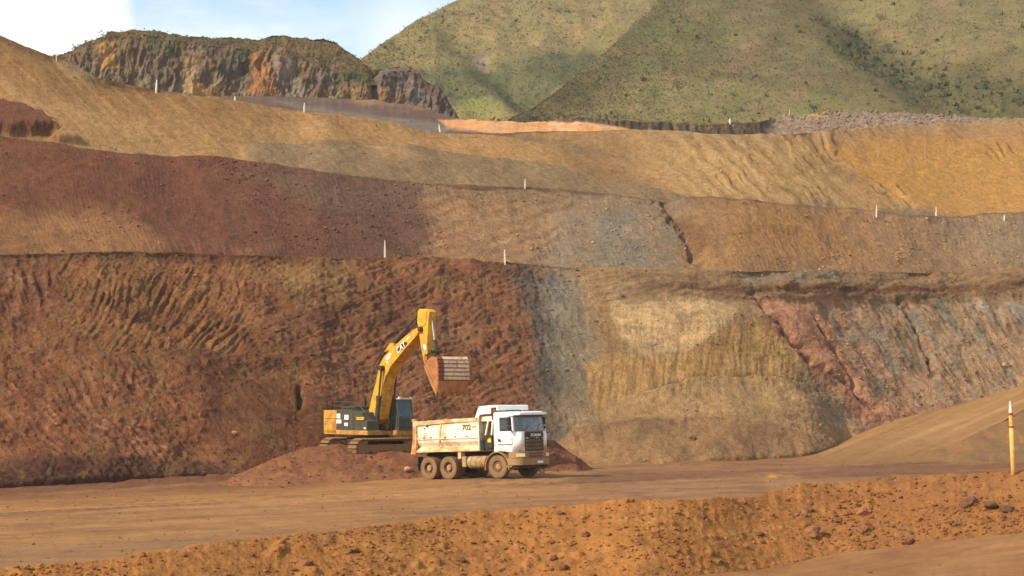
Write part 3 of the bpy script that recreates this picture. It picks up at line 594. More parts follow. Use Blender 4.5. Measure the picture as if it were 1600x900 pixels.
RIDGE = loft('rocky_ridge', [(rD, rzB), (bD, bZ), (rtD, rtZ), (rtD + 10, rtZ - 1.2), (rtD + 32, rtZ - 14)], [76, 34, 6, 4], r_disp, r_col, M_FAR, px=RX)

# ------------------------------------------------------------------ grassy hills
HX = np.concatenate([np.arange(430, 1120, 1.7), np.arange(1120, 2700, 60)]).astype(float)
def hh(p): return ip(p, HX)
hD = np.full(HX.shape, 430.); hy = hh([(430, 235), (2700, 235)])
hcy = hh([(430, 200), (500, 150), (568, 90), (585, 77), (600, 66), (630, 48), (660, 30), (690, 12), (715, 0), (760, -30), (820, -60), (900, -110), (1000, -160), (1200, -230), (1600, -330), (2700, -420)]) + 1.0 * fbm(HX / 16, HX * 0 + 3, o=4)
hzB = zat(hy, hD); hcD, hcZ = lipD(hD, hzB, hcy, np.full(HX.shape, .50))
def hill_disp(q):
    d = 4.5 * fbm(q.x / 55, q.y / 55, q.z / 55, o=3) + 1.0 * fbm(q.x / 9, q.y / 9, q.z / 9, o=4)
    d += .8 * ridged(q.x / 14, q.z / 22, o=3)
    w = np.where(q.seg == 0, sstep(0, .1, q.t) * (1 - .75 * sstep(.75, 1, q.t)), .2)
    sp = np.exp(-((q.px - 690 - (q.py - 80) * 1.0) / 45) ** 2) * 5 - np.exp(-((q.px - 800 - (q.py - 160) * 1.2) / 60) ** 2) * 4
    return (d + sp) * w
def hill_col(q):
    n = len(q.px); px = q.px + 16 * fbm(q.px / 40, q.py / 30, o=4); py = q.py + 9 * fbm(q.px / 40 + 40, q.py / 30, o=4)
    c = np.tile(C(132, 116, 68), (n, 1))
    mixc(c, sstep(-.1, .35, fbm(q.px / 60, q.py / 36, o=4)) * .6, (136, 122, 66)); mixc(c, sstep(0, .4, fbm(q.px / 30 + 9, q.py / 16, o=4)) * .5, (156, 132, 80))
    mixc(c, pmask(px, py, [(560, 90), (660, 30), (740, 20), (700, 90), (600, 110)], 14) * .6, (128, 114, 60))
    dk = pmask(px, py, [(650, 112), (760, 100), (850, 82), (935, 78), (930, 100), (860, 150), (800, 178), (740, 190), (700, 160)], 9)  # shadow on the valley flank, painted in as darker green grass
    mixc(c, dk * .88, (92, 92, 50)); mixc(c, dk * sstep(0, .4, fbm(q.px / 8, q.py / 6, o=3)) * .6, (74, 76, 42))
    mixc(c, pmask(px, py, [(720, 160), (800, 172), (780, 200), (720, 196)], 10) * .7, (128, 124, 60))
    mixc(c, pmask(px, py, [(745, 75), (760, 72), (765, 88), (748, 92)], 4) * .8, (142, 124, 104))
    mixc(c, sstep(.25, .5, fbm(q.px / 12 + 70, q.py / 8, o=3)) * .55, (98, 94, 52))
    c = c * np.array([.98, .92, .88])
    return c * (1 + .2 * fbm(q.x / 5, q.y / 5, q.z / 5, o=5))[:, None]
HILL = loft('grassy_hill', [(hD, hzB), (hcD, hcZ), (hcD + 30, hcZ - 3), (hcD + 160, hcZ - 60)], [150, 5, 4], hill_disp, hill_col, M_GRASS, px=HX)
SX = np.concatenate([np.arange(770, 1640, 1.7), np.arange(1640, 2700, 50)]).astype(float)
def ss_(p): return ip(p, SX)
sD = ss_([(770, 300), (1200, 290), (2700, 280)]); sy = np.full(SX.shape, 222.)
scy = ss_([(770, 200), (800, 181), (830, 168), (850, 156), (900, 118), (940, 86), (985, 44), (1030, 2), (1080, -45), (1150, -105), (1250, -170), (1400, -230), (1600, -270), (2700, -330)]) + 1.0 * fbm(SX / 14, SX * 0 + 13, o=4)
szB = zat(sy, sD); scD, scZ = lipD(sD, szB, scy, np.full(SX.shape, .46))
def spur_disp(q):
    d = 3 * fbm(q.x / 45, q.y / 45, q.z / 45, o=3) + .7 * fbm(q.x / 7, q.y / 7, q.z / 7, o=4)
    l = lined(q.px, q.py, [(1290, -40), (1350, 40), (1420, 110), (1500, 165), (1560, 200)]); d -= 3.0 * np.exp(-(l / 50) ** 2)
    w = np.where(q.seg == 0, sstep(0, .08, q.t) * (1 - .8 * sstep(.7, 1, q.t)), .15)
    return d * w
def spur_col(q):
    n = len(q.px); px = q.px + 18 * fbm(q.px / 40, q.py / 30, o=4); py = q.py + 12 * fbm(q.px / 40 + 40, q.py / 30, o=4)
    c = np.tile(C(110, 97, 56), (n, 1))
    mixc(c, sstep(-.1, .35, fbm(q.px / 50, q.py / 36, o=4)) * .6, (124, 114, 66))
    mixc(c, pmask(px, py, [(1030, -40), (1200, -40), (1100, 90), (960, 130), (900, 140)], 25) * .7, (104, 100, 54))
    mixc(c, pmask(px, py, [(820, 182), (1000, 120), (1250, 150), (1450, 170), (1450, 215), (820, 215)], 18) * .6, (130, 120, 68))
    mixc(c, pmask(px, py, [(900, 150), (960, 95), (1000, 110), (940, 160)], 10) * .5, (112, 96, 64))
    mixc(c, pmask(px, py, [(1250, -40), (1640, -40), (1640, 120), (1480, 100), (1340, 30)], 25) * .7, (138, 124, 72))
    mixc(c, sstep(.1, .4, fbm(q.px / 26 + 33, q.py / 20, o=4)) * .5, (138, 110, 74))
    br = pmask(px, py, [(1270, 20), (1330, 20), (1420, 70), (1530, 110), (1640, 150), (1640, 195), (1520, 180), (1400, 140), (1330, 90)], 16)
    mixc(c, br * .8, (96, 90, 50)); mixc(c, br * sstep(0, .35, fbm(q.px / 12, q.py / 8, o=3)) * .7, (66, 68, 38))
    mixc(c, sstep(.2, .5, fbm(q.px / 9 + 70, q.py / 6, o=3)) * .45, (84, 86, 48))
    c = c * np.array([.90, .85, .84])
    return c * (1 + .2 * fbm(q.x / 4, q.y / 4, q.z / 4, o=5))[:, None]
SPUR = loft('grassy_spur', [(sD, szB), (scD, scZ), (scD + 25, scZ - 2), (scD + 90, scZ - 45)], [150, 5, 4], spur_disp, spur_col, M_GRASS, px=SX)

# ------------------------------------------------------------------ ramp climbing to the right and its bank
QX = np.concatenate([np.arange(1040, 1640, 1.65), np.arange(1640, 2700, 40)]).astype(float)
def qq(p): return ip(p, QX)
rlD = qq([(1040, 119), (1200, 122), (1300, 123), (1400, 126), (1480, 128), (1600, 134), (2700, 150)])
rly = qq([(1040, 726), (1200, 723), (1300, 722), (1400, 716), (1480, 700), (1540, 672), (1600, 640), (1800, 560), (2700, 480)])
rlZ = np.maximum(zat(rly, rlD), .03); ruD = np.interp(QX, PX, toeD) + .6; ruZ = np.interp(QX, PX, toeZ) + .12
def ramp_disp(q): return .05 * fbm(q.x / 2, q.y / 2, o=4) + .05 * fbm((q.py + .45 * q.px) / 7, q.px / 160, o=3)
def ramp_col(q):
    c = np.tile(C(158, 116, 70), (len(q.px), 1)); v = q.py + .40 * q.px
    mixc(c, sstep(-.1, .4, fbm(v / 9, q.px / 200, o=4)) * .7, (180, 138, 90)); mixc(c, sstep(0, .4, fbm(v / 5 + 30, q.px / 120, o=3)) * .6, (138, 98, 64))
    lo = sstep(-30, 12, q.py - ip([(1200, 722), (1300, 712), (1400, 700), (1480, 690), (1540, 668), (1600, 640), (1800, 560)], q.px)); mixc(c, lo * .7, (140, 100, 60))
    mixc(c, (1 - sstep(1180, 1320, q.px)) * .8, (136, 94, 58))
    return c * np.array([.95, .91, .80])
RAMP = loft('ramp_road', [(ruD + 1.5, ruZ + .1), (ruD, ruZ), (rlD, rlZ)], [4, 60], ramp_disp, ramp_col, M_ROAD, px=QX)
def bank_disp(q): return sstep(1400, 1520, q.px) * .35 * fbm(q.x / 2, q.y / 2, q.z / 2, o=4) 
def bank_col(q):
    c = np.tile(C(144, 104, 62), (len(q.px), 1)); mixc(c, sstep(1430, 1540, q.px) * .6, (124, 90, 56)); mixc(c, sstep(-.1, .3, fbm(q.px / 20, q.py / 14, o=3)) * .7 * sstep(1440, 1540, q.px), (130, 100, 66)); mixc(c, sstep(.1, .4, fbm(q.px / 14 + 9, q.py / 20, o=3)) * .7, (152, 108, 66)); return c * np.array([.95, .92, .82])
BANK = loft('earth_bank', [(rlD, rlZ + .02), (rlD - .8, rlZ - .1), (np.minimum(qq([(1040, 116), (1380, 122), (1600, 121), (2700, 122)]), rlD - 1.2), np.full(QX.shape, -.1))], [4, 44], bank_disp, bank_col, M_LOOSE, px=QX)

# ------------------------------------------------------------------ spoil heap behind the truck
MX = np.arange(310, 1000, 1.3)
def mq(p): return ip(p, MX)
mtD = mq([(310, 96.5), (380, 97.5), (430, 98.5), (520, 100.5), (640, 103.2), (700, 106), (800, 107), (900, 106), (960, 109), (1000, 112)])
mcy = mq([(310, 790), (335, 765), (370, 742), (410, 724), (440, 711), (470, 702), (500, 697), (530, 694), (560, 698), (600, 702), (640, 708), (700, 700), (760, 694), (820, 690), (850, 686), (866, 688), (880, 698), (905, 716), (925, 734), (950, 760), (1000, 775)])
mcD = mtD + mq([(310, 4), (380, 7.5), (500, 9), (560, 8.6), (640, 6.5), (760, 6), (860, 6), (1000, 4)]); mcZ = np.maximum(zat(mcy, mcD), -.55); mtZ = np.full(MX.shape, -.6)
def mound_disp(q):
    d = .32 * fbm(q.x / 1.6, q.y / 1.6, q.z / 1.6, o=4) + .04 * ridged(q.x / .6, q.y / .6, q.z / .6) + .035 * fbm(q.x / .2, q.y / .2, q.z / .2, o=2)
    return d * np.where(q.seg == 0, sstep(0, .06, q.t) * (1 - .6 * sstep(.85, 1, q.t)), .4)
def mound_col(q):
    c = np.tile(C(132, 82, 46), (len(q.px), 1)); mixc(c, sstep(-.1, .4, fbm(q.px / 18, q.py / 14, o=4)) * .6, (148, 88, 50)); mixc(c, sstep(.0, .4, fbm(q.px / 10 + 8, q.py / 8, o=3)) * .5, (114, 66, 40))
    mixc(c, pmask(q.px, q.py, [(840, 690), (880, 690), (960, 740), (840, 745)], 8) * .6, (112, 58, 38)); mixc(c, (q.py > 738) * .5, (150, 96, 60))
    return c * (1 + .2 * fbm(q.x / .5, q.y / .5, q.z / .5, o=3))[:, None]
MOUND = loft('spoil_heap', [(mtD, mtZ), (mcD, mcZ), (mcD + 3, np.maximum(mcZ - .6, mq([(380, -.55), (430, 0), (480, .5), (870, .4), (940, -.55), (1000, -.6)]))), (mcD + 16, mq([(380, -.6), (430, -.1), (480, .45), (840, .4), (920, -.55), (1000, -.6)]))], [60, 10, 14], mound_disp, mound_col, M_LOOSE, px=MX)

# ------------------------------------------------------------------ windrow of orange earth in front
bcy = ip([(-1100, 985), (-100, 902), (0, 889), (120, 878), (250, 862), (360, 846), (450, 836), (560, 824), (640, 815), (720, 803), (800, 795), (900, 788), (980, 776), (1080, 779), (1180, 777), (1215, 766), (1250, 757), (1300, 755), (1400, 746), (1500, 741), (1600, 738), (2700, 700)]) + jit(26, 3.0, 43) + jit(7, 1.4, 45)
bcZ = ip([(-1100, .5), (0, .75), (300, 1.0), (640, 1.25), (900, 1.55), (1000, 1.75), (1180, 1.62), (1250, 1.8), (1400, 2.0), (1600, 2.2), (2700, 2.6)])
bcD = sm((EYE - bcZ) * F / (sm(bcy, 40) - HOR), 110); bcZ = zat(bcy, bcD)
btD = bcD - bcZ / ip([(-1100, .42), (600, .42), (1200, .52), (2700, .52)]) ; btZ = near_rise(PX, btD) - .12
btD = sm(bcD - (bcZ - btZ) / ip([(-1100, .42), (600, .42), (1200, .52), (2700, .52)]), 30)
bkD = bcD + (bcZ + .1) / .6
def berm_disp(q):
    d = .20 * fbm(q.x / 2.4, q.y / 2.4, q.z / 2.4, o=4) + .015 * ridged(q.x / .45, q.y / .45, q.z / .45, o=3) + .045 * fbm(q.x / .16, q.y / .16, q.z / .16, o=3)
    lump = np.clip(fbm(q.x / .42 + 7, q.y / .42, q.z / .42, o=2) - .34, 0, 1); d += .30 * lump
    return d * np.where(q.seg == 0, sstep(0, .05, q.t) * (1 - .5 * sstep(.9, 1, q.t)), .45)
def berm_col(q):
    px, py = q.px, q.py
    c = np.tile(C(172, 110, 52), (len(px), 1))
    mixc(c, sstep(-.1, .35, fbm(q.x / 1.8, q.y / 1.8, q.z, o=4)) * .6, (166, 106, 48)); mixc(c, sstep(.05, .4, fbm(q.x / .9 + 9, q.y / .9, q.z / .9, o=3)) * .5, (188, 126, 62))
    mixc(c, sstep(1180, 1400, px) * .65, (148, 94, 50)); mixc(c, sstep(.2, .45, fbm(q.x / .5 + 4, q.y / .5, q.z / .5, o=3)) * .5, (138, 88, 48))
    c = c * np.array([.90, .91, .86])
    return c * (1 + .20 * fbm(q.x / .3, q.y / .3, q.z / .3, o=3))[:, None]
BERM = loft('earth_windrow', [(btD, btZ), (bcD, bcZ), (bcD + .5, bcZ - .03), (bkD, np.full(PX.shape, -.15))], [105, 3, 12], berm_disp, berm_col, M_LOOSE)
print('verts', sum(len(q.P) for q in (FLOOR, W1, W2, W3, TER, RIDGE, HILL, SPUR, RAMP, BANK, MOUND, BERM)))
# ------------------------------------------------------------------ mesh builder
class MB:
    def __init__(s, M=None): s.v = []; s.f = []; s.M = M
    def add(s, vs, fs):
        b = len(s.v)
        for v in vs: s.v.append(tuple(s.M @ Vector(v)) if s.M else tuple(v))
        for f in fs: s.f.append(tuple(i + b for i in f))
        return s
    def box(s, x0, x1, y0, y1, z0, z1):
        return s.add([(x0, y0, z0), (x1, y0, z0), (x1, y1, z0), (x0, y1, z0), (x0, y0, z1), (x1, y0, z1), (x1, y1, z1), (x0, y1, z1)],
                     [(0, 3, 2, 1), (4, 5, 6, 7), (0, 1, 5, 4), (1, 2, 6, 5), (2, 3, 7, 6), (3, 0, 4, 7)])
    def prism(s, poly, axis, a, b):
        n = len(poly)
        def P(p, w): return {'x': (w, p[0], p[1]), 'y': (p[0], w, p[1]), 'z': (p[0], p[1], w)}[axis]
        return s.add([P(p, a) for p in poly] + [P(p, b) for p in poly],
                     [tuple(range(n)), tuple(range(2 * n - 1, n - 1, -1))] + [(i, (i + 1) % n, n + (i + 1) % n, n + i) for i in range(n)])
    def tube(s, p0, p1, r0, r1=None, n=12, caps=True):
        r1 = r0 if r1 is None else r1; p0 = Vector(p0); p1 = Vector(p1); d = (p1 - p0).normalized()
        a = d.orthogonal().normalized(); b = d.cross(a)
        vs = [p0 + (a * math.cos(t) + b * math.sin(t)) * r0 for t in [2 * math.pi * i / n for i in range(n)]] + \
             [p1 + (a * math.cos(t) + b * math.sin(t)) * r1 for t in [2 * math.pi * i / n for i in range(n)]]
        fs = [(i, (i + 1) % n, n + (i + 1) % n, n + i) for i in range(n)]
        if caps: fs += [tuple(range(n - 1, -1, -1)), tuple(range(n, 2 * n))]
        return s.add(vs, fs)
    def path(s, pts, r, n=8):
        for i in range(len(pts) - 1): s.tube(pts[i], pts[i + 1], r, r, n)
        return s
    def lathe(s, prof, c, axis='y', n=28, close=False):
        vs = []; fs = []; m = len(prof)
        for i in range(n):
            t = 2 * math.pi * i / n
            for r, w in prof:
                u, v = r * math.cos(t), r * math.sin(t)
                p = {'y': (u, w, v), 'x': (w, u, v), 'z': (u, v, w)}[axis]
                vs.append((p[0] + c[0], p[1] + c[1], p[2] + c[2]))
        for i in range(n):
            j = (i + 1) % n
            for k in range(m if close else m - 1):
                k2 = (k + 1) % m; fs.append((i * m + k, j * m + k, j * m + k2, i * m + k2))
        return s.add(vs, fs)
    def build(s, name, mat, parent=None, bevel=0.0, smooth=False, seg=2):
        me = bpy.data.meshes.new(name); bm = bmesh.new()
        vs = [bm.verts.new(v) for v in s.v]
        for f in s.f:
            try: bm.faces.new([vs[i] for i in f])
            except ValueError: pass
        bmesh.ops.remove_doubles(bm, verts=bm.verts[:], dist=1e-5)
        bmesh.ops.recalc_face_normals(bm, faces=bm.faces[:])
        if bevel:
            ed = [e for e in bm.edges if len(e.link_faces) == 2 and e.calc_face_angle(0) > .5]
            bmesh.ops.bevel(bm, geom=ed, offset=bevel, segments=seg, affect='EDGES', profile=.6, clamp_overlap=True)
        bm.to_mesh(me); bm.free()
        if smooth:
            for p in me.polygons: p.use_smooth = True
        me.materials.append(mat)
        o = bpy.data.objects.new(name, me); COL.objects.link(o)
        if parent: o.parent = parent
        return o
def empty(name, loc, rot=(0, 0, 0)):
    o = bpy.data.objects.new(name, None); COL.objects.link(o); o.location = loc; o.rotation_euler = rot; o.empty_display_size = .3; return o

# ------------------------------------------------------------------ paints
def paint(name, rgb, rough=.5, dust=(170, 122, 72), amt=.3, scale=2.2, zlo=None, zhi=None, metal=0., lit=1.0):
    """Paint with worked-in road dust; the dust thickens from height zhi down to zlo of the thing."""
    m, t, b = new_mat(name); base = lin(rgb) * .95; du = lin(dust) * .75
    tx = nd(t, 'ShaderNodeTexCoord')
    n = nd(t, 'ShaderNodeTexNoise'); n.inputs['Scale'].default_value = scale; n.inputs['Detail'].default_value = 7; n.inputs['Roughness'].default_value = .68
    t.links.new(tx.outputs['Object'], n.inputs['Vector'])
    mr = nd(t, 'ShaderNodeMapRange', interpolation_type='SMOOTHSTEP'); mr.inputs['From Min'].default_value = .62 - amt * .55; mr.inputs['From Max'].default_value = .85 - amt * .4
    src = n.outputs['Fac']
    if zlo is not None:
        sp = nd(t, 'ShaderNodeSeparateXYZ'); t.links.new(tx.outputs['Object'], sp.inputs[0])
        zr = nd(t, 'ShaderNodeMapRange'); zr.inputs['From Min'].default_value = zhi; zr.inputs['From Max'].default_value = zlo; zr.inputs['To Max'].default_value = .16
        t.links.new(sp.outputs['Z'], zr.inputs['Value'])
        ad = nd(t, 'ShaderNodeMath', operation='ADD'); t.links.new(src, ad.inputs[0]); t.links.new(zr.outputs['Result'], ad.inputs[1]); src = ad.outputs[0]
    t.links.new(src, mr.inputs['Value'])
    mx = nd(t, 'ShaderNodeMix', data_type='RGBA'); t.links.new(mr.outputs['Result'], mx.inputs['Factor'])
    mx.inputs['A'].default_value = (*base, 1); mx.inputs['B'].default_value = (*du, 1); t.links.new(mx.outputs['Result'], b.inputs['Base Color'])
    r = nd(t, 'ShaderNodeMapRange'); t.links.new(mr.outputs['Result'], r.inputs['Value']); r.inputs['To Min'].default_value = rough; r.inputs['To Max'].default_value = .92
    t.links.new(r.outputs['Result'], b.inputs['Roughness']); b.inputs['Metallic'].default_value = metal
    b.inputs['Specular IOR Level'].default_value = .35
    return m
def glass(name, tint, gl=(.30, .26, .19), fac=.75):
    m = bpy.data.materials.new(name); m.use_nodes = True; t = m.node_tree
    for x in list(t.nodes): t.nodes.remove(x)
    o = nd(t, 'ShaderNodeOutputMaterial'); tr = nd(t, 'ShaderNodeBsdfTransparent'); tr.inputs['Color'].default_value = (*tint, 1)
    g = nd(t, 'ShaderNodeBsdfGlossy'); g.inputs['Roughness'].default_value = .08; g.inputs['Color'].default_value = (.9, .95, 1, 1)
    df = nd(t, 'ShaderNodeBsdfDiffuse'); df.inputs['Color'].default_value = (*gl, 1)
    m1_ = nd(t, 'ShaderNodeMixShader'); m1_.inputs[0].default_value = 1 - fac; t.links.new(tr.outputs[0], m1_.inputs[1]); t.links.new(df.outputs[0], m1_.inputs[2])
    fr_ = nd(t, 'ShaderNodeFresnel'); fr_.inputs['IOR'].default_value = 1.5
    m2_ = nd(t, 'ShaderNodeMixShader'); t.links.new(fr_.outputs[0], m2_.inputs[0]); t.links.new(m1_.outputs[0], m2_.inputs[1]); t.links.new(g.outputs[0], m2_.inputs[2])
    t.links.new(m2_.outputs[0], o.inputs['Surface']); return m
WHITE = paint('white_paint', (244, 240, 228), .4, (206, 164, 112), .14, 2.4, 1.2, 2.3)
BEDW = paint('bed_paint', (238, 226, 194), .6, (206, 160, 100), .36, 1.3)
BEDR = paint('bed_rail_paint', (232, 208, 160), .6, (208, 156, 94), .58, 1.6)
BEDRUST = paint('rear_post_paint', (224, 184, 126), .7, (198, 136, 72), .66, 1.9)
TAN = paint('dusty_panel', (150, 128, 88), .7, (176, 130, 78), .6, 2.5)
TANK = paint('dusty_tank', (176, 152, 104), .7, (160, 112, 62), .5, 3.0)
CHASS = paint('chassis_black', (38, 34, 30), .8, (92, 64, 42), .45, 3.0)
DARK = paint('dark_plastic', (44, 42, 38), .6, (110, 84, 56), .25, 3.0)
GRILLE = paint('grille_plastic', (74, 62, 46), .6, (128, 94, 60), .55, 3.0)
RUBBER = paint('dusty_rubber', (112, 90, 62), .9, (158, 118, 72), .6, 2.6)
RIM = paint('dusty_rim', (104, 70, 44), .8, (150, 104, 62), .5, 4.0)
HUBM = paint('hub_metal', (176, 146, 100), .7, (160, 112, 66), .4, 5.0)
RUST = paint('rusty_pipe', (140, 104, 76), .7, (150, 100, 60), .5, 5.0)
LAMP = paint('lamp_lens', (236, 214, 170), .15, (196, 150, 96), .3, 6.0)
INTER = paint('interior_grey', (62, 64, 62), .8, (90, 80, 66), .2, 3.0)
STEEL = paint('pale_steel', (196, 196, 186), .35, (160, 128, 90), .2, 4.0, metal=.5)
BLACKP = paint('print_black', (52, 50, 44), .7, (120, 96, 66), .2, 5)
PRWHITE = paint('print_white', (236, 230, 216), .5, (196, 170, 130), .1, 5)
PRRED = paint('print_red', (170, 52, 40), .6, (150, 90, 60), .2, 5)
PRBROWN = paint('print_brown', (146, 108, 80), .7, (150, 100, 60), .3, 5)
PRYEL = paint('print_yellow', (236, 188, 34), .5, (190, 140, 60), .1, 5)
WGLASS = glass('side_glass', (.92, .97, .96), fac=.97)
SGLASS = glass('screen_glass', (.62, .74, .76), (.34, .36, .33), fac=.62)  # pale diffuse share stands in for sky reflected in the windscreen

def text(name, body, size, mat, parent, loc, rot, ext=.004, xs=1.0):
    cu = bpy.data.curves.new(name, 'FONT'); cu.body = body; cu.size = size; cu.align_x = 'CENTER'; cu.align_y = 'CENTER'; cu.extrude = ext; cu.offset = size * .022
    o = bpy.data.objects.new(name, cu); COL.objects.link(o)
    bpy.context.view_layer.update()
    me = bpy.data.meshes.new_from_object(o.evaluated_get(bpy.context.evaluated_depsgraph_get()))
    bpy.data.objects.remove(o); me.name = name; me.materials.clear(); me.materials.append(mat)
    o = bpy.data.objects.new(name, me); COL.objects.link(o); o.parent = parent; o.location = loc; o.rotation_euler = rot; o.scale = (xs, 1, 1); return o

# ------------------------------------------------------------------ dump truck
TA = math.radians(42)
truck = empty('dump_truck', (0.11, 101.0, 0.02)); truck.rotation_mode = 'QUATERNION'
truck.rotation_quaternion = (Matrix.Rotation(-TA, 4, 'Z') @ Matrix.Rotation(math.radians(-2.4), 4, 'Y')).to_quaternion()
tag(truck, 'white dump truck with a dusty cream tipper body, waiting beside the excavator', 'dump truck')
T = truck
MB().box(-5.55, 1.15, -.47, -.37, .82, 1.12).box(-5.55, 1.15, .37, .47, .82, 1.12).box(-5.4, -5.2, -.37, .37, .85, 1.1).box(-2.4, -2.2, -.37, .37, .85, 1.1).box(.9, 1.1, -.37, .37, .85, 1.1)\
    .box(-5.5, -1.2, -.3, .3, 1.12, 1.33).box(-.9, .4, -.36, .36, .7, 1.25).build('chassis', CHASS, T, .01)
MB().tube((-3.3, -.75, .55), (-3.3, .75, .55), .13).tube((-4.67, -.75, .55), (-4.67, .75, .55), .13).tube((0, -.85, .52), (0, .85, .52), .08).tube((-5, 0, .6), (-1, 0, .75), .07)\
    .lathe([(.05, -.25), (.27, -.1), (.27, .1), (.05, .25)], (-3.3, 0, .55)).lathe([(.05, -.25), (.27, -.1), (.27, .1), (.05, .25)], (-4.67, 0, .55)).build('axle', CHASS, T)
TYRE = [(.30, -.15), (.33, -.155), (.45, -.165), (.52, -.16), (.555, -.135), (.562, -.06), (.562, .06), (.555, .135), (.52, .16), (.45, .165), (.33, .155), (.30, .15)]
def tread(mb, c, r, w, n):
    for i in range(n):
        for sgn in (-1, 1):
            t = 2 * math.pi * (i + (.5 if sgn > 0 else 0)) / n; M = Matrix.Translation(c) @ Matrix.Rotation(t, 4, 'Y')
            b = MB(M); b.box(-.035, .035, min(sgn * .02, sgn * w), max(sgn * .02, sgn * w), r - .012, r + .016); mb.v_off = len(mb.v); mb.add(b.v, b.f)
def wheel(x, y, sgn, steer=0, rear=True):
    M = Matrix.Translation((x, y, .56)) @ Matrix.Rotation(steer, 4, 'Z')
    mb = MB(); mb.lathe(TYRE, (0, 0, 0), n=36, close=False); tread(mb, (0, 0, 0), .555, .155, 30)
    w = mb.build('wheel', RUBBER, T, 0, False); w.matrix_local = M
    s = sgn
    if rear: MB().lathe([(.31, s * .15), (.29, s * .13), (.27, s * .02), (.25, s * -.02), (.12, s * -.02), (.12, s * -.03)], (0, 0, 0), n=28).build('rim', RIM, w, 0, True)
    else: MB().lathe([(.31, s * .15), (.29, s * .14), (.27, s * .06), (.22, s * .10), (.10, s * .12), (.0, s * .12)], (0, 0, 0), n=28).build('rim', RIM, w, 0, True)
    hb = MB().lathe([(.16, s * -.02), (.155, s * .07), (.13, s * .12), (.11, s * .13), (.0, s * .135)], (0, 0, 0), n=20)
    for i in range(10):
        t = 2 * math.pi * i / 10; hb.tube((.19 * math.cos(t), s * -.03, .19 * math.sin(t)), (.19 * math.cos(t), s * (.03 if rear else .14), .19 * math.sin(t)), .018, n=6)
    hb.build('hub', HUBM, w); return w
for x in (-3.3, -4.67):
    for s in (-1, 1):
        wheel(x, s * 1.075, s); wheel(x, s * .72, -s)
for s in (-1, 1): wheel(0, s * 1.05, s, math.radians(5), False)

# cab: lower shell with rounded front corners, pillars, roof, all open at the windows
def plan(x0, xf, w, cx, cy, n=7):          # half widths w, front corners rounded from (cx,-w) to (xf,-cy)
    pts = [(x0, -w), (cx, -w)]
    for i in range(1, n):
        t = math.pi / 2 * i / n; pts.append((cx + (xf - cx) * math.sin(t), -(cy + (w - cy) * math.cos(t))))
    pts += [(xf, -cy), (xf, cy)]
    for i in range(n - 1, 0, -1):
        t = math.pi / 2 * i / n; pts.append((cx + (xf - cx) * math.sin(t), (cy + (w - cy) * math.cos(t))))
    return pts + [(cx, w), (x0, w)]
cab = MB()
pl = plan(-.16, 1.36, 1.22, .92, .66)
cab.prism(pl, 'z', 1.62, 2.24)
cab.prism([(-.16, 1.3), (-.16, 1.63), (.0, 1.63), (.0, 1.3)], 'y', -1.22, 1.22)
cab.prism([(a, b) for a, b in plan(.62, 1.36, 1.22, .92, .66)], 'z', 1.27, 1.618)
cab.prism([(.001, 1.305), (.001, 1.619), (.619, 1.619), (.619, 1.305)], 'y', -1.219, 1.219)
cab_o = cab.build('cab', WHITE, T, .012)
rf = MB()
rp0 = plan(-.16, 1.22, 1.20, .85, .75); rp1 = plan(-.12, 1.12, 1.10, .8, .7)
n_ = len(rp0)
rf.add([(x, y, 3.02) for x, y in rp0] + [(x, y, 3.15) for x, y in rp0] + [(x, y, 3.22) for x, y in rp1],
       [tuple(range(n_ - 1, -1, -1)), tuple(range(2 * n_, 3 * n_))] + [(i, (i + 1) % n_, n_ + (i + 1) % n_, n_ + i) for i in range(n_)] + [(n_ + i, n_ + (i + 1) % n_, 2 * n_ + (i + 1) % n_, 2 * n_ + i) for i in range(n_)])
rf.build('roof', WHITE, T, .015, True)
MB().box(-.16, -.1, -1.2, 1.2, 2.24, 3.02).build('rear_wall', WHITE, T)
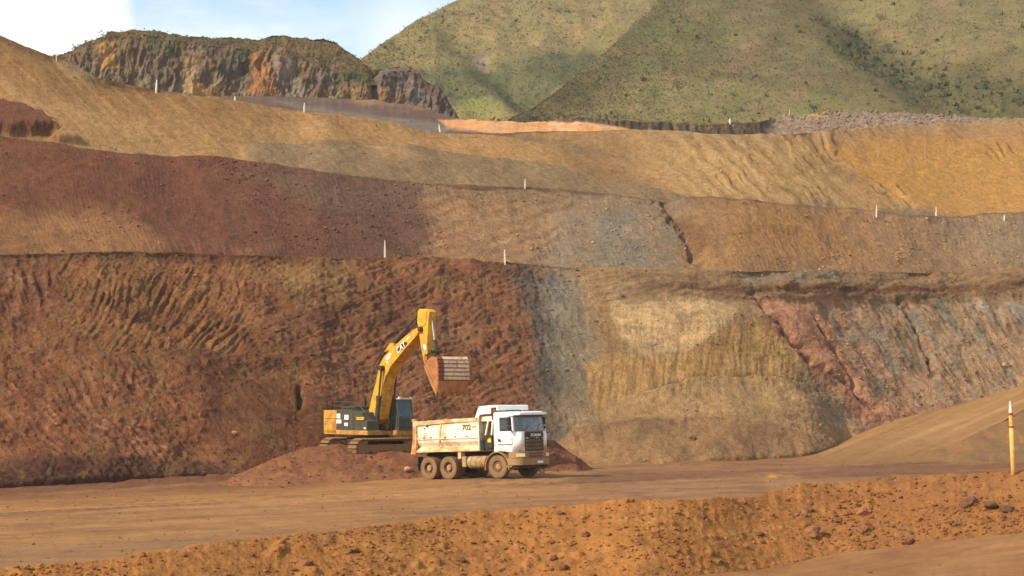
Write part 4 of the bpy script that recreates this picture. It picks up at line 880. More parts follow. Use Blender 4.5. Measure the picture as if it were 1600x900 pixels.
for s in (-1, 1):
    b = MB(); y0, y1 = sorted((s * 1.14, s * 1.205))
    b.prism([(-.1, 2.24), (-.1, 3.02), (.2, 3.02), (.2, 2.24)], 'y', y0, y1)
    b.prism([(1.02, 2.24), (.96, 3.02), (1.05, 3.02), (1.13, 2.24)], 'y', y0 - s * .02, y1 - s * .02)
    b.prism([(.2, 2.95), (.2, 3.02), (1.0, 3.02), (1.0, 2.95)], 'y', y0, y1)
    b.build('window_pillar', WHITE, T, .006)
    d = MB(); yy = sorted((s * 1.222, s * 1.24))
    d.prism([(.14, 1.64), (.14, 2.27), (1.0, 2.27), (1.03, 1.64)], 'y', *yy)
    dr = d.build('door', WHITE, T, .006)
    sm_ = MB(); y_ = sorted((s * 1.2205, s * 1.2225)); sm_.box(.10, .138, y_[0], y_[1], 1.6, 2.24).box(1.035, 1.06, y_[0], y_[1], 1.6, 2.24).box(.10, 1.06, y_[0], y_[1], 1.595, 1.63); sm_.build('door_seam', DARK, dr)
    h = MB(); y_ = sorted((s * 1.24, s * 1.30)); h.prism([(.19, 1.78), (.19, 1.92), (.27, 1.90), (.36, 1.78)], 'y', *y_); h.build('handle', DARK, dr, .01)
    st = MB(); y_ = sorted((s * 1.2405, s * 1.2435)); st.box(.14, 1.02, y_[0], y_[1], 1.86, 1.873); st.build('stripe', PRRED, dr)
    g = MB(); y_ = sorted((s * 1.165, s * 1.175)); g.prism([(.2, 2.24), (.2, 2.95), (.97, 2.95), (1.03, 2.24)], 'y', *y_); g.build('side_window', WGLASS, T)
    m_ = MB(); y_ = sorted((s * 1.34, s * 1.54)) if s < 0 else sorted((s * 1.10, s * 1.18)); m_.box(1.02, 1.12, y_[0], y_[1], 2.55, 2.95); m_.box(1.02, 1.12, y_[0], y_[1], 2.30, 2.50)
    
    if s < 0: m_.path([(1.05, s * 1.18, 2.98), (1.07, s * 1.44, 3.0), (1.07, s * 1.44, 2.28), (1.05, s * 1.2, 2.25)], .02)
    m_.build('mirror', DARK, T, .012)
    ps = [(cx_, cy_) for cx_, cy_ in plan(-.16, 1.39, 1.245, .92, .68)]
    cp = MB(); side = [p for p in ps if p[1] * s > .70 and p[0] > .98]; inner = [(x - .05, y - s * .03) for x, y in side]
    n2_ = len(side)
    z0, z1 = 1.30, 2.16
    cp.add([(x, y, z0) for x, y in side] + [(x, y, z1) for x, y in side] + [(x, y, z0) for x, y in inner] + [(x, y, z1) for x, y in inner],
           [(i, i + 1, n2_ + i + 1, n2_ + i) for i in range(n2_ - 1)] + [(2 * n2_ + i, 3 * n2_ + i, 3 * n2_ + i + 1, 2 * n2_ + i + 1) for i in range(n2_ - 1)] +
           [(n2_ + i, n2_ + i + 1, 3 * n2_ + i + 1, 3 * n2_ + i) for i in range(n2_ - 1)] + [(i, 2 * n2_ + i, 2 * n2_ + i + 1, i + 1) for i in range(n2_ - 1)] +
           [(0, n2_, 3 * n2_, 2 * n2_), (n2_ - 1, 3 * n2_ - 1, 4 * n2_ - 1, 2 * n2_ - 1)])
    cp.build('corner_panel', WHITE, T, 0, True)
# windscreen, curved in plan
wb = [(1.08, -1.13), (1.19, -1.0), (1.27, -.6), (1.30, 0), (1.27, .6), (1.19, 1.0), (1.08, 1.13)]
wt = [(.99, -1.12), (1.08, -1.0), (1.15, -.6), (1.18, 0), (1.15, .6), (1.08, 1.0), (.99, 1.12)]
w_ = MB(); w_.add([(x, y, 2.25) for x, y in wb] + [(x, y, 3.02) for x, y in wt] + [(x - .008, y, 2.25) for x, y in wb] + [(x - .008, y, 3.02) for x, y in wt],
                  [(i, i + 1, 8 + i, 7 + i) for i in range(6)]); w_.f = w_.f[:6]
ws = w_.build('windscreen', SGLASS, T, 0, True)
for wp_ in ([(1.305, -.75, 2.27), (1.25, -.1, 2.55)], [(1.305, .35, 2.27), (1.26, .62, 2.62)]): MB().path(wp_, .012).build('wiper', DARK, ws)
MB().prism([(-.1, 1.63), (-.1, 1.7), (1.1, 1.7), (1.1, 1.63)], 'y', -1.1, 1.1).prism([(.85, 2.24), (.85, 2.30), (1.2, 2.27), (1.2, 2.24)], 'y', -1.0, 1.0).build('dashboard', INTER, T, .01)
for s in (-1, 1): MB().box(.02, .45, s * .55 - .24, s * .55 + .24, 2.245, 2.34).box(-.095, -.02, s * .55 - .23, s * .55 + .23, 2.34, 2.90).build('seat', INTER, T, .03)
b = MB(); pv = [(.62 + .2 * math.cos(t) * .5, .55 + .22 * math.sin(t), 2.48 + .2 * math.cos(t)) for t in [2 * math.pi * i / 14 for i in range(15)]]; b.path(pv, .018, 6).tube((.62, .55, 2.48), (.95, .55, 2.28), .025); b.build('steering_wheel', DARK, T)
v = MB(); vp0 = [(1.02, -1.14), (1.38, -.98), (1.46, -.5), (1.46, .5), (1.38, .98), (1.02, 1.14)]
v.prism(vp0, 'z', 3.03, 3.17); v.build('sun_visor', WHITE, T, .04)
MB().prism([(1.02, -1.11), (1.36, -.95), (1.43, -.5), (1.43, .5), (1.36, .95), (1.02, 1.11)], 'z', 2.99, 3.027).build('visor_underside', DARK, T)
# grille
gp = MB(); gp.prism([(1.362, 1.28), (1.362, 2.22), (1.385, 2.22), (1.40, 1.28)], 'y', -.68, .68); gp.build('grille', GRILLE, T, .008)
for i, z in enumerate((1.36, 1.54, 1.72)):
    MB().prism([(1.40, z), (1.385, z + .12), (1.43, z + .10), (1.45, z)], 'y', -.64, .64).build('grille_slat', GRILLE, T, .01)
MB().prism([(1.389, 1.88), (1.386, 2.16), (1.415, 2.16), (1.42, 1.88)], 'y', -.66, .66).build('badge_panel', DARK, T, .008)
text('lettering', 'SCANIA', .19, PRWHITE, T, (1.424, .10, 2.05), (math.radians(90), 0, math.radians(90)), xs=1.15)
for y in (-.56, .15, .60): MB().box(1.418, 1.436, y - .07, y + .07, 1.895, 1.935).build('marker_lamp', LAMP if y else PRRED, T)
for y in (-.41, .30): MB().box(1.417, 1.432, y - .05, y + .05, 1.895, 1.935).build('reflector', PRRED, T)
MB().box(1.36, 1.39, -.66, .66, 2.222, 2.26).build('scuttle', TAN, T, .01)
# bumper, in two tiers
MB().prism([(x, y) for x, y in plan(.78, 1.44, 1.24, 1.0, .82)], 'z', .94, 1.262).build('headlight_panel', TAN, T, .02)
MB().prism([(x, y) for x, y in plan(.70, 1.47, 1.25, 1.0, .85)], 'z', .60, .93).build('bumper', TAN, T, .03)
MB().prism([(x, y) for x, y in plan(.74, 1.38, 1.16, 1.0, .8)], 'z', .45, .60).build('lower_valance', CHASS, T, .02)
MB().box(1.442, 1.47, -.5, .5, .99, 1.08).box(1.442, 1.462, -.5, .5, 1.13, 1.21).build('intake_bar', GRILLE, T, .006)
for s in (-1, 1):
    hl = MB(Matrix.Translation((1.335, s * .98, 1.09)) @ Matrix.Rotation(s * math.radians(33), 4, 'Z')); hl.box(-.04, .07, -.22, .22, -.085, .085); hl.build('headlight', LAMP, T, .015)
    sp_ = MB(); yy = sorted((s * .95, s * 1.23)); sp_.box(.62, .98, yy[0], yy[1], .52, .58).box(.62, .98, yy[0], yy[1], .90, .96).box(.64, .68, s * 1.1 - .02, s * 1.1 + .02, .5, .95); sp_.build('cab_step', TAN, T, .008)
    mg = MB(); yy = sorted((s * .86, s * 1.25)); arc = [(.80 * math.cos(t), .50 + .80 * math.sin(t)) for t in [math.radians(-8 + 196 * i / 16) for i in range(17)]]; arc2 = [(x * .935, .50 + (z - .50) * .935) for x, z in arc]
    mg.prism(arc + arc2[::-1], 'y', *yy); mg.build('mudguard', TAN, T, .008)
    fl = MB(); yy = sorted((s * .95, s * 1.22)); fl.box(-.86, -.835, yy[0], yy[1], .34, .80); fl.build('mud_flap', CHASS, T)
MB().box(1.475, 1.487, .1, .5, .68, .79).build('number_plate', PRWHITE, T)
rg = MB(); rg.path([(1.2, .55, .46), (1.22, .55, .22), (1.22, .85, .22), (1.2, .85, .46)], .035); rg.build('tow_bracket', TAN, T)
# tanks, battery box behind the front wheel (near side)
for s in (-1, 1):
    MB().lathe([(0, -.62), (.27, -.62), (.31, -.58), (.31, .58), (.27, .62), (0, .62)], (-1.42, s * .93, .80), axis='x', n=24).build('fuel_tank', TANK, T, 0, False)
    for x in (-1.75, -1.1): MB().lathe([(.315, -.03), (.325, -.03), (.325, .03), (.315, .03)], (x, s * .93, .80), axis='x', n=24, close=True).build('tank_strap', TAN, T)
    yy = sorted((s * .62, s * 1.22)); MB().box(-2.36, -2.08, yy[0], yy[1], .58, 1.10).build('tool_box', TANK, T, .03)
    yy = sorted((s * .9, s * 1.22)); MB().box(-2.62, -2.42, yy[0], yy[1], 1.0, 1.32).build('mudguard_stay', BEDR, T, .01)
    MB().box(-5.42, -5.39, *sorted((s * .85, s * 1.22)), .45, 1.15).build('mud_flap', CHASS, T)
# stack behind the cab
MB().path([(-.28, -.98, 1.3), (-.28, -.98, 3.3)], .075, 12).path([(-.28, -.98, 3.3), (-.24, -.98, 3.60)], .085, 12).build('exhaust_pipe', RUST, T, 0, False)
bb = MB().box(-.86, -.34, -1.16, -.55, 1.42, 2.12).build('air_cleaner_box', DARK, T, .05)
MB().prism([(-.63, 1.76), (-.63, 1.92), (-.56, 1.92), (-.53, 1.98), (-.46, 1.98), (-.43, 1.92), (-.40, 1.92), (-.40, 1.76)], 'y', -1.168, -1.162).build('sticker', PRYEL, bb)
for xa, xb in ((-.86, -.66), (-.46, -.36)): MB().tube((xa, -1.04, 2.10), (xb, -1.02, 2.86), .055).build('intake_pipe', BEDW, T)
MB().tube((-.95, 0, 1.1), (-1.12, 0, 2.9), .11).tube((-.95, 0, 1.1), (-1.05, 0, 2.0), .14).build('tipping_ram', STEEL, T)
MB().box(-1.14, -.95, -1.12, -.9, 1.38, 1.9).box(-1.1, -.98, -1.14, -1.12, 1.7, 1.86).build('valve_box', DARK, T, .03)

# tipper body
body = MB()
oy = [(1.20, 2.80), (1.20, 2.05), (1.14, 1.84), (.98, 1.64), (.94, 1.40), (-.94, 1.40), (-.98, 1.64), (-1.14, 1.84), (-1.20, 2.05), (-1.20, 2.80), (-1.14, 2.80), (-1.14, 2.05), (-1.08, 1.86), (-.90, 1.66), (-.80, 1.48), (.80, 1.48), (.90, 1.66), (1.08, 1.86), (1.14, 2.05), (1.14, 2.80)]
x0, x1 = -5.62, -1.24
ns = len(oy)
body.add([(x0, y, z) for y, z in oy] + [(x1, y, z) for y, z in oy], [(i, (i + 1) % ns, ns + (i + 1) % ns, ns + i) for i in range(ns)] +
         [(i, 9 + 0 if False else i + 1, 18 - i, 19 - i) for i in range(9)] + [(ns + 19 - i, ns + 18 - i, ns + i + 1, ns + i) for i in range(9)])
bo = body.build('tipper_body', BEDW, T)
for s in (-1, 1):
    r = MB(); yy = sorted((s * 1.12, s * 1.28))
    r.prism([(x0, 2.70), (x0, 2.93), (-3.6, 2.97), (x1, 3.0), (x1, 2.84), (-3.6, 2.78)], 'y', *yy); r.build('top_rail', BEDR, T, .015)
    r = MB(); r.prism([(s * .96, 1.36), (s * 1.24, 1.36), (s * 1.24, 1.42), (s * 1.02, 1.62), (s * .96, 1.62)], 'x', x0, x1); r.build('lower_sill', BEDR, T, .008)
    r = MB(); yy = sorted((s * 1.10, s * 1.27)); r.prism([(-5.86, 1.28), (-5.52, 1.28), (-5.42, 2.0), (-5.40, 2.96), (-5.66, 2.96), (-5.70, 2.0)], 'y', *yy); r.box(-5.72, -5.5, yy[0] - .01, yy[1] + .01, 2.93, 3.06); r.build('rear_post', BEDRUST, T, .02)
    r = MB(); yy = sorted((s * 1.195, s * 1.235)); r.prism([(-3.98, 1.62), (-3.90, 1.62), (-3.66, 2.80), (-3.78, 2.80)], 'y', *yy); r.build('side_rib', BEDR, T, .008)
    r = MB(); yy = sorted((s * 1.19, s * 1.225)); r.box(-5.4, x1, yy[0], yy[1], 2.00, 2.05); r.build('side_seam', BEDW, T, .01)
    for x in (-4.95, -4.45, -3.45, -2.75, -2.0):
        r = MB(); yy = sorted((s * 1.2, s * 1.25)); r.box(x - .05, x + .05, yy[0], yy[1], 2.075, 2.115); r.build('tarp_hook', DARK, T)
    r = MB(); yy = sorted((s * 1.2, s * 1.25)); r.box(-4.75, -4.62, yy[0], yy[1], 2.64, 2.71).box(-4.92, -4.84, yy[0], yy[1], 2.55, 2.60); r.build('latch', CHASS, T)
    r = MB(); yy = sorted((s * 1.19, s * 1.21)); r.box(-5.35, x1, yy[0], yy[1], 2.62, 2.635); 
MB().box(-5.74, -5.63, -1.1, 1.1, 1.32, 2.86).build('tailgate', BEDRUST, T, .02)
hd = MB(); hd.prism([(-1.24, 1.36), (-1.24, 3.02), (-1.16, 3.02), (-1.16, 1.36)], 'y', -1.2, 1.2); hd.build('headboard', BEDW, T, .01)
for s in (-1, 1):
    c_ = MB(); yy = sorted((s * 1.14, s * 1.2)); c_.prism([(-1.40, 2.99), (-1.14, 3.52), (-.35, 3.54), (-.35, 3.16), (-1.06, 3.14), (-1.16, 3.02)], 'y', *yy); c_.build('canopy_side', WHITE, T, .006)
    g_ = MB(); yy = sorted((s * 1.0, s * 1.05)); g_.prism([(-1.15, 2.80), (-1.15, 3.04), (-.42, 3.04), (-.42, 2.80)], 'y', *yy); g_.build('canopy_gusset', BEDW, T, .006)
cn = MB(); cn.prism([(-1.2, 3.44), (-1.13, 3.55), (.0, 3.57), (.06, 3.52), (.06, 3.30), (.0, 3.30), (-.02, 3.46)], 'y', -1.14, 1.14); cn.build('cab_canopy', WHITE, T, .012)
MB().tube((.1, -.5, 3.27), (.1, .55, 3.27), .035).box(.0, .12, -.12, -.0, 3.22, 3.30).build('canopy_rail', DARK, T)
MB().box(-5.3, -4.9, -.5, .5, 1.12, 1.36).tube((-5.3, -.62, 1.24), (-5.3, .62, 1.24), .07).build('tipping_hinge', CHASS, T)
text('lettering', '702', .37, BLACKP, T, (-1.98, -1.204, 2.52), (math.radians(90), 0, 0), xs=1.05)
MB().box(-1.60, -1.32, -1.207, -1.201, 2.52, 2.575).build('stripe', PRBROWN, T)

# ------------------------------------------------------------------ excavator
EA = math.radians(52); EPX, ED, EZ = 586.0, 111.0, .72
EO = Vector(((EPX - 800) / F * ED, ED, EZ)); ec, es = math.cos(EA), math.sin(EA)
ex = empty('excavator', EO, (0, 0, -EA))
tag(ex, 'yellow tracked excavator with a raised boom and a muddy bucket over the truck', 'excavator')
def el(px, py, Y):                         # a picture point in the vertical plane at offset Y of the machine -> machine coordinates
    k = (px - 800) / F
    X = (k * (EO.y + Y * ec) - EO.x - Y * es) / (ec + k * es); D = EO.y - X * es + Y * ec
    return (X, EYE + (HOR - py) / F * D - EO.z)
YEL = paint('yellow_paint', (226, 168, 36), .5, (186, 132, 62), .42, 2.4)
YELD = paint('dusty_yellow', (218, 160, 44), .6, (180, 126, 64), .55, 2.2)
EDARK = paint('grey_black_panel', (74, 70, 54), .6, (120, 96, 60), .25, 2.2)
TRK = paint('muddy_track', (120, 92, 62), .85, (158, 112, 68), .6, 3)
TRF = paint('track_frame_mud', (150, 112, 70), .85, (158, 112, 68), .6, 3)
BUCK = paint('worn_bucket_steel', (178, 118, 58), .7, (170, 104, 56), .5, 2.4)
BUCKR = paint('pale_bucket_steel', (226, 186, 148), .5, (176, 112, 72), .3, 3.0)  # paler tone for the wear strips
BUCKJ = paint('dark_bucket_brown', (126, 72, 48), .9, (140, 84, 50), .4, 3)  # darker brown for the shell between the strips and the near heel strips
CYLB = paint('ram_body', (62, 54, 40), .55, (110, 84, 50), .4, 3)
EGL = glass('cab_glass', (.80, .94, .92), (.44, .56, .54), fac=.86)  # teal diffuse share paints the reflected sky into the panes
# undercarriage, turned against the house
TRROT = math.radians(40) + EA
uc = MB(); Mu = Matrix.Rotation(TRROT, 4, 'Z'); uc.M = Mu
uc.box(-1.2, 1.2, -1.0, 1.0, .55, .95); uc.box(-.9, -.5, -1.2, 1.2, .5, .8).box(.5, .9, -1.2, 1.2, .5, .8); uc.M = None; uc.lathe([(.0, .95), (.78, .95), (.78, 1.17), (.0, 1.17)], (0, 0, 0), axis='z', n=28); uc.build('undercarriage', CHASS, ex, .01)
for s in (-1, 1):
    L2, R2 = 1.98, .46
    pts = []; per = 4 * L2 + 2 * math.pi * R2; ns_ = 50
    for i in range(ns_):
        d_ = per * i / ns_
        if d_ < 2 * L2: p = (-L2 + d_, R2, 0.)
        elif d_ < 2 * L2 + math.pi * R2: t = (d_ - 2 * L2) / R2; p = (L2 + R2 * math.sin(t), R2 * math.cos(t), t)
        elif d_ < 4 * L2 + math.pi * R2: p = (L2 - (d_ - 2 * L2 - math.pi * R2), -R2, math.pi)
        else: t = (d_ - 4 * L2 - math.pi * R2) / R2; p = (-L2 - R2 * math.sin(t), -R2 * math.cos(t), math.pi + t)
        pts.append(p)
    tr = MB()
    for (x, z, a) in pts:
        tr.M = Mu @ Matrix.Translation((x, s * 1.33, z + .52)) @ Matrix.Rotation(a, 4, 'Y')
        tr.box(-.085, .085, -.36, .36, -.01, .03).box(-.085, -.055, -.36, .36, .03, .075).box(-.10, .10, -.14, -.08, -.10, -.01).box(-.10, .10, .08, .14, -.10, -.01)
    tko = tr.build('track', TRK, ex)
    f_ = MB(Mu); y0, y1 = s * 1.33 - .22, s * 1.33 + .22
    f_.prism([(-1.75, .26), (-1.75, .60), (-1.5, .70), (1.5, .70), (1.75, .60), (1.75, .26)], 'y', y0, y1); f_.build('track_frame', TRF, tko, .03)
    for x in (-1.98, 1.98):
        g_ = MB(Mu); g_.lathe([(.0, -.2), (.34, -.2), (.39, -.07), (.39, .07), (.34, .2), (.0, .2)], (x, s * 1.33, .52), n=22); g_.build('idler', TRF, tko)
    for x in (-1.4, -.85, -.3, .3, .85, 1.4):
        g_ = MB(Mu); g_.lathe([(0, -.24), (.13, -.24), (.13, .24), (0, .24)], (x, s * 1.33, .22), n=14); g_.build('roller', CHASS, tko)
    for x in (-.8, .8):
        g_ = MB(Mu); g_.lathe([(0, -.15), (.09, -.15), (.09, .15), (0, .15)], (x, s * 1.33, .80), n=12); g_.build('carrier_roller', CHASS, tko)
# house
MB().prism([(-2.8, 1.2), (-2.8, 1.44), (1.42, 1.44), (1.42, 1.2)], 'y', -1.45, -.55).prism([(-2.8, 1.2), (-2.8, 1.44), (1.42, 1.44), (1.42, 1.2)], 'y', .42, 1.45).prism([(-2.8, 1.18), (-2.8, 1.40), (.95, 1.40), (.95, 1.18)], 'y', -.55, .42).build('deck', YELD, ex, .02)
cw = [(-1.60, -1.45), (-2.85, -1.45), (-3.12, -1.25), (-3.28, -.7), (-3.34, 0), (-3.28, .7), (-3.12, 1.25), (-2.85, 1.45), (-1.60, 1.45)]
MB().prism(cw, 'z', 1.22, 2.03).prism(cw, 'z', 2.045, 2.50).build('counterweight', YELD, ex, .03)
eb = MB().prism([(-1.59, 1.45), (-1.59, 2.50), (-1.54, 2.54), (-.1, 2.54), (-.05, 2.48), (-.05, 1.45)], 'y', -1.43, 1.43).prism([(-.048, 1.445), (-.048, 2.47), (.85, 2.40), (1.0, 2.02), (1.32, 1.96), (1.36, 1.445)], 'y', -1.43, -.66).build('engine_housing', EDARK, ex, .025)
MB().box(-1.9, -.6, -.9, .9, 2.545, 2.72).build('engine_cover', EDARK, ex, .03)
for (x, y, w, h) in ((529, 650, 5.5, 7.5), (541.5, 652, 6.5, 7.5), (529.5, 658.5, 8, 6), (541, 663, 5.5, 5)):  # whitish reflections on the dark side, painted as thin pale squares
    q_ = [el(x + a * w / 2, y + b * h / 2, -1.434) for a, b in ((-1, -1), (1, -1), (1, 1), (-1, 1))]; MB().prism(q_, 'y', -1.446, -1.434).build('painted_glint', PRWHITE, ex, .004)
q_ = [el(a, b, -1.434) for a, b in ((524.5, 660), (528, 660), (527, 667), (524.5, 667))]; MB().prism(q_, 'y', -1.444, -1.434).build('reflector', PRRED, ex)
for (x0_, x1_) in ((-.42, -.39), (.0, .03)): MB().box(x0_, x1_, -1.44, -1.434, 1.5, 2.3).build('panel_seam', CHASS, ex)
MB().prism([el(x_, y_, -1.43) for x_, y_ in ((558, 651.5), (570, 651.5), (570, 656.5), (558, 656.5))], 'y', -1.50, -1.428).build('filler_box', YEL, ex, .01)
MB().box(1.05, 1.25, -1.445, -1.435, 1.52, 1.62).build('work_lamp', LAMP, ex)
MB().tube((-1.4, .3, 2.7), (-1.4, .3, 3.08), .08).tube((-1.4, .3, 3.05), (-1.5, .3, 3.25), .07).build('exhaust_pipe', CHASS, ex)
hr = MB(); hy_ = -1.36
for x in (-1.9, -1.0, -.2, .3): hr.tube((x, hy_, 2.45), (x, hy_, 2.95), .022, n=6)
hr.path([(-1.9, hy_, 2.95), (.3, hy_, 2.95), (1.0, hy_, 2.45)], .022, 6).path([(-1.9, hy_, 2.72), (.3, hy_, 2.72)], .018, 6).tube((-1.95, .9, 2.5), (-1.95, .9, 3.1), .02, n=6).path([(-1.95, .9, 2.95), (-.6, .9, 2.95)], .02, 6); hr.build('handrail', EDARK, ex)
for p_, z_ in (((-1.2, -.6, 2.7), 3.5), ((-.5, .6, 2.5), 3.9)): MB().tube(p_, (p_[0], p_[1], z_), .012, n=5).build('antenna', DARK, ex)
# operator cab, glazed on all sides
cb_ = MB(); cx0, cx1, cy0, cy1 = -.25, 1.5, .50, 1.45
cb_.box(cx0, cx1, cy0, cy1, 1.45, 1.58)
cb_.box(cx0, cx0 + .5, cy0, cy0 + .05, 1.58, 2.1).box(cx0, cx1 - .1, cy1 - .05, cy1, 1.58, 2.0).box(cx0, cx0 + .05, cy0 + .05, cy1 - .05, 1.58, 2.2)
for (x, y) in ((cx0, cy0), (cx0, cy1 - .07), (.55, cy0), (.55, cy1 - .07)): cb_.box(x, x + .08, y, y + .07, 1.58, 3.08)
for y in (cy0, cy1 - .06): cb_.prism([(cx1 - .09, 1.58), (cx1, 1.58), (cx1 + .03, 2.2), (cx1 - .16, 3.08), (cx1 - .26, 3.08), (cx1 - .07, 2.2)], 'y', y, y + .06)
cabo = cb_.build('operator_cab', EDARK, ex, .01)
MB().prism([(cx0 - .03, 3.085), (cx0, 3.19), (cx1 - .25, 3.19), (cx1 - .08, 3.13), (cx1 - .06, 3.085)], 'y', cy0 - .02, cy1 + .02).build('roof', BEDR, cabo, .03)
for y in (cy0 + .12, cy1 - .12): MB().tube((cx1 - .12, y, 3.17), (cx1 - .02, y, 3.16), .075, n=12).build('roof_lamp', PRWHITE, cabo)
fw = MB(); fw.add([(cx1 - .02, cy0 + .06, 1.6), (cx1 - .02, cy1 - .06, 1.6), (cx1 + .01, cy1 - .06, 2.2), (cx1 + .01, cy0 + .06, 2.2), (cx1 - .18, cy1 - .06, 3.07), (cx1 - .18, cy0 + .06, 3.07)], [(0, 1, 2, 3), (3, 2, 4, 5)]); fw.build('windscreen', EGL, cabo)
MB().box(cx1 - .02, cx1 + .025, cy0 + .05, cy1 - .05, 1.98, 2.03).build('screen_bar', EDARK, cabo)
for y in (cy0 + .03, cy1 - .03):
    g_ = MB(); g_.box(cx0 + .08, .55, y - .004, y + .004, 2.1, 3.07).box(.63, 1.33, y - .004, y + .004, 1.6, 3.07); g_.build('side_window', EGL, cabo)
MB().box(.25, .72, .72, 1.22, 1.80, 1.95).box(.16, .30, .74, 1.20, 1.95, 2.55).box(.3, .65, .75, 1.19, 1.58, 1.80).box(.3, .7, .6, .7, 1.58, 2.05).box(.3, .7, 1.25, 1.35, 1.58, 2.05).build('seat', INTER, cabo, .03)
# boom, stick, bucket set out in the vertical plane of the attachment
def poly(pts, Y): return [el(x, y, Y) for x, y in pts]
BW = .36
bm_ = poly([(573.5, 652), (578, 633), (587, 597), (593, 570), (600, 557), (612, 544), (630, 528), (645, 515.5), (652, 512), (654.5, 516), (651, 524), (632, 545.6), (610.6, 572), (602.5, 588), (597.5, 606), (594, 632), (590, 655), (582, 663)], -BW)
bo_ = MB().prism(bm_, 'y', -BW, BW).build('boom', YEL, ex, .02)
ft = el(581, 655, -BW); MB().tube((ft[0], -.6, ft[1]), (ft[0], .6, ft[1]), .15).box(ft[0] - .35, ft[0] + .5, -.55, -.40, 1.42, ft[1] + .1).box(ft[0] - .35, ft[0] + .5, .40, .46, 1.42, ft[1] + .1).build('boom_bracket', YELD, ex, .02)
SWD = .24
stp = poly([(654, 484), (657, 482.5), (668, 483), (671, 487), (669, 505), (667, 540), (668, 556), (663.5, 571), (662, 566), (657, 538), (654.5, 520), (652.5, 506)], -SWD)
sto = MB().prism(stp, 'y', -SWD, SWD).build('stick', YEL, ex, .02)
MB().prism(poly([(652.8, 486), (665.5, 486), (666, 504), (661, 510), (655, 509), (652, 505)], -SWD - .03), 'y', -SWD - .035, -SWD - .003).build('stick_plate', YEL, ex, .01)
pv = el(656, 514, -BW); MB().tube((pv[0], -.44, pv[1]), (pv[0], .44, pv[1]), .13).build('stick_pin', CYLB, ex)
def P3(px, py, Y): a = el(px, py, Y); return (a[0], Y, a[1])
def ram(name, a, b, r, split, rod=None):
    a = Vector(a); b = Vector(b); m = a.lerp(b, split)
    o = MB().tube(a, m, r).tube(a.lerp(b, split - .06), m, r * 1.2).tube(a + Vector((0, -r, 0)), a + Vector((0, r, 0)), r * 1.2).build(name, CYLB, ex)
    MB().tube(m, b, r * .45).tube(b + Vector((0, -r * 1.1, 0)), b + Vector((0, r * 1.1, 0)), r * 1.1).build('rod', rod or CYLB, o); return o
ram('boom_cylinder', P3(587, 674, -.50), P3(596, 575, -.50), .125, .56)
ram('boom_cylinder', P3(587, 674, .50).__class__(((lambda p: (p[0], .50, p[2]))(P3(587, 674, -.50)))), (lambda p: (p[0], .50, p[2]))(P3(596, 575, -.50)), .125, .56)
ram('stick_cylinder', P3(611, 541, 0), P3(655, 490, 0), .11, .58)
MB().prism(poly([(604, 550), (613, 536), (619, 536), (620, 545)], 0), 'y', -.16, .16).build('cylinder_lug', YEL, ex, .01)
ram('bucket_cylinder', P3(681, 549, 0), P3(673.5, 489, 0), .085, .30, STEEL)
lk = MB(); a_, b_, c_ = P3(681, 549, 0), P3(671.5, 556, 0), P3(684, 563, 0)
for y in (-.26, .26): lk.tube((a_[0], y, a_[2]), (b_[0], y, b_[2]), .06).tube((a_[0], y * .7, a_[2]), (c_[0], y * .7, c_[2]), .06)
lk.tube((a_[0], -.38, a_[2]), (a_[0], .38, a_[2]), .085); lk.build('bucket_linkage', CYLB, ex)
hs = MB(); 
for y in (-.10, .10): hs.path([P3(590, 585, 0)[:1] + (y,) + P3(590, 585, 0)[2:], (P3(586, 572, 0)[0], y, P3(586, 572, 0)[2]), (P3(601, 546, 0)[0], y, P3(601, 546, 0)[2]), (P3(622, 533, 0)[0], y, P3(622, 533, 0)[2]), (P3(640, 512, 0)[0], y, P3(640, 512, 0)[2])], .03, 6)
hs.build('hydraulic_hose', CHASS, ex)
def onface(name, pts, Y, mat, th=.006, parent=ex): return MB().prism(poly(pts, Y), 'y', Y - th, Y - .0015).build(name, mat, parent)
onface('emblem_panel', [(617.5, 547.5), (630.5, 534.5), (635, 534), (637, 537), (624.5, 551), (621, 551)], -BW, BLACKP)
p1 = el(620, 549, -BW); p2 = el(635, 534.5, -BW); ang = math.atan2(p2[1] - p1[1], p2[0] - p1[0])
pc = el(626.6, 543.2, -BW); text('lettering', 'CAT', .46, PRWHITE, ex, (pc[0], -BW - .009, pc[1]), (math.radians(90), -ang, 0), .004, .95)
MB().prism(poly([(623.6, 549.4), (626.4, 546.2), (628.4, 547)], -BW), 'y', -BW - .02, -BW - .0145).build('emblem_triangle', PRYEL, ex)
onface('decal', [(603, 558.5), (610, 551.5), (612, 553), (606, 563), (604, 562)], -BW, PRWHITE)
onface('decal', [(602.8, 564.5), (606, 563.8), (607, 567), (603.4, 568)], -BW, PRWHITE)
onface('decal', [(634, 530.5), (640, 525), (640.8, 526.2), (635, 532)], -BW, PRWHITE)
onface('decal', [(661.5, 538), (664.5, 538), (666, 545), (663.5, 547.5), (662, 544)], -SWD, PRWHITE)
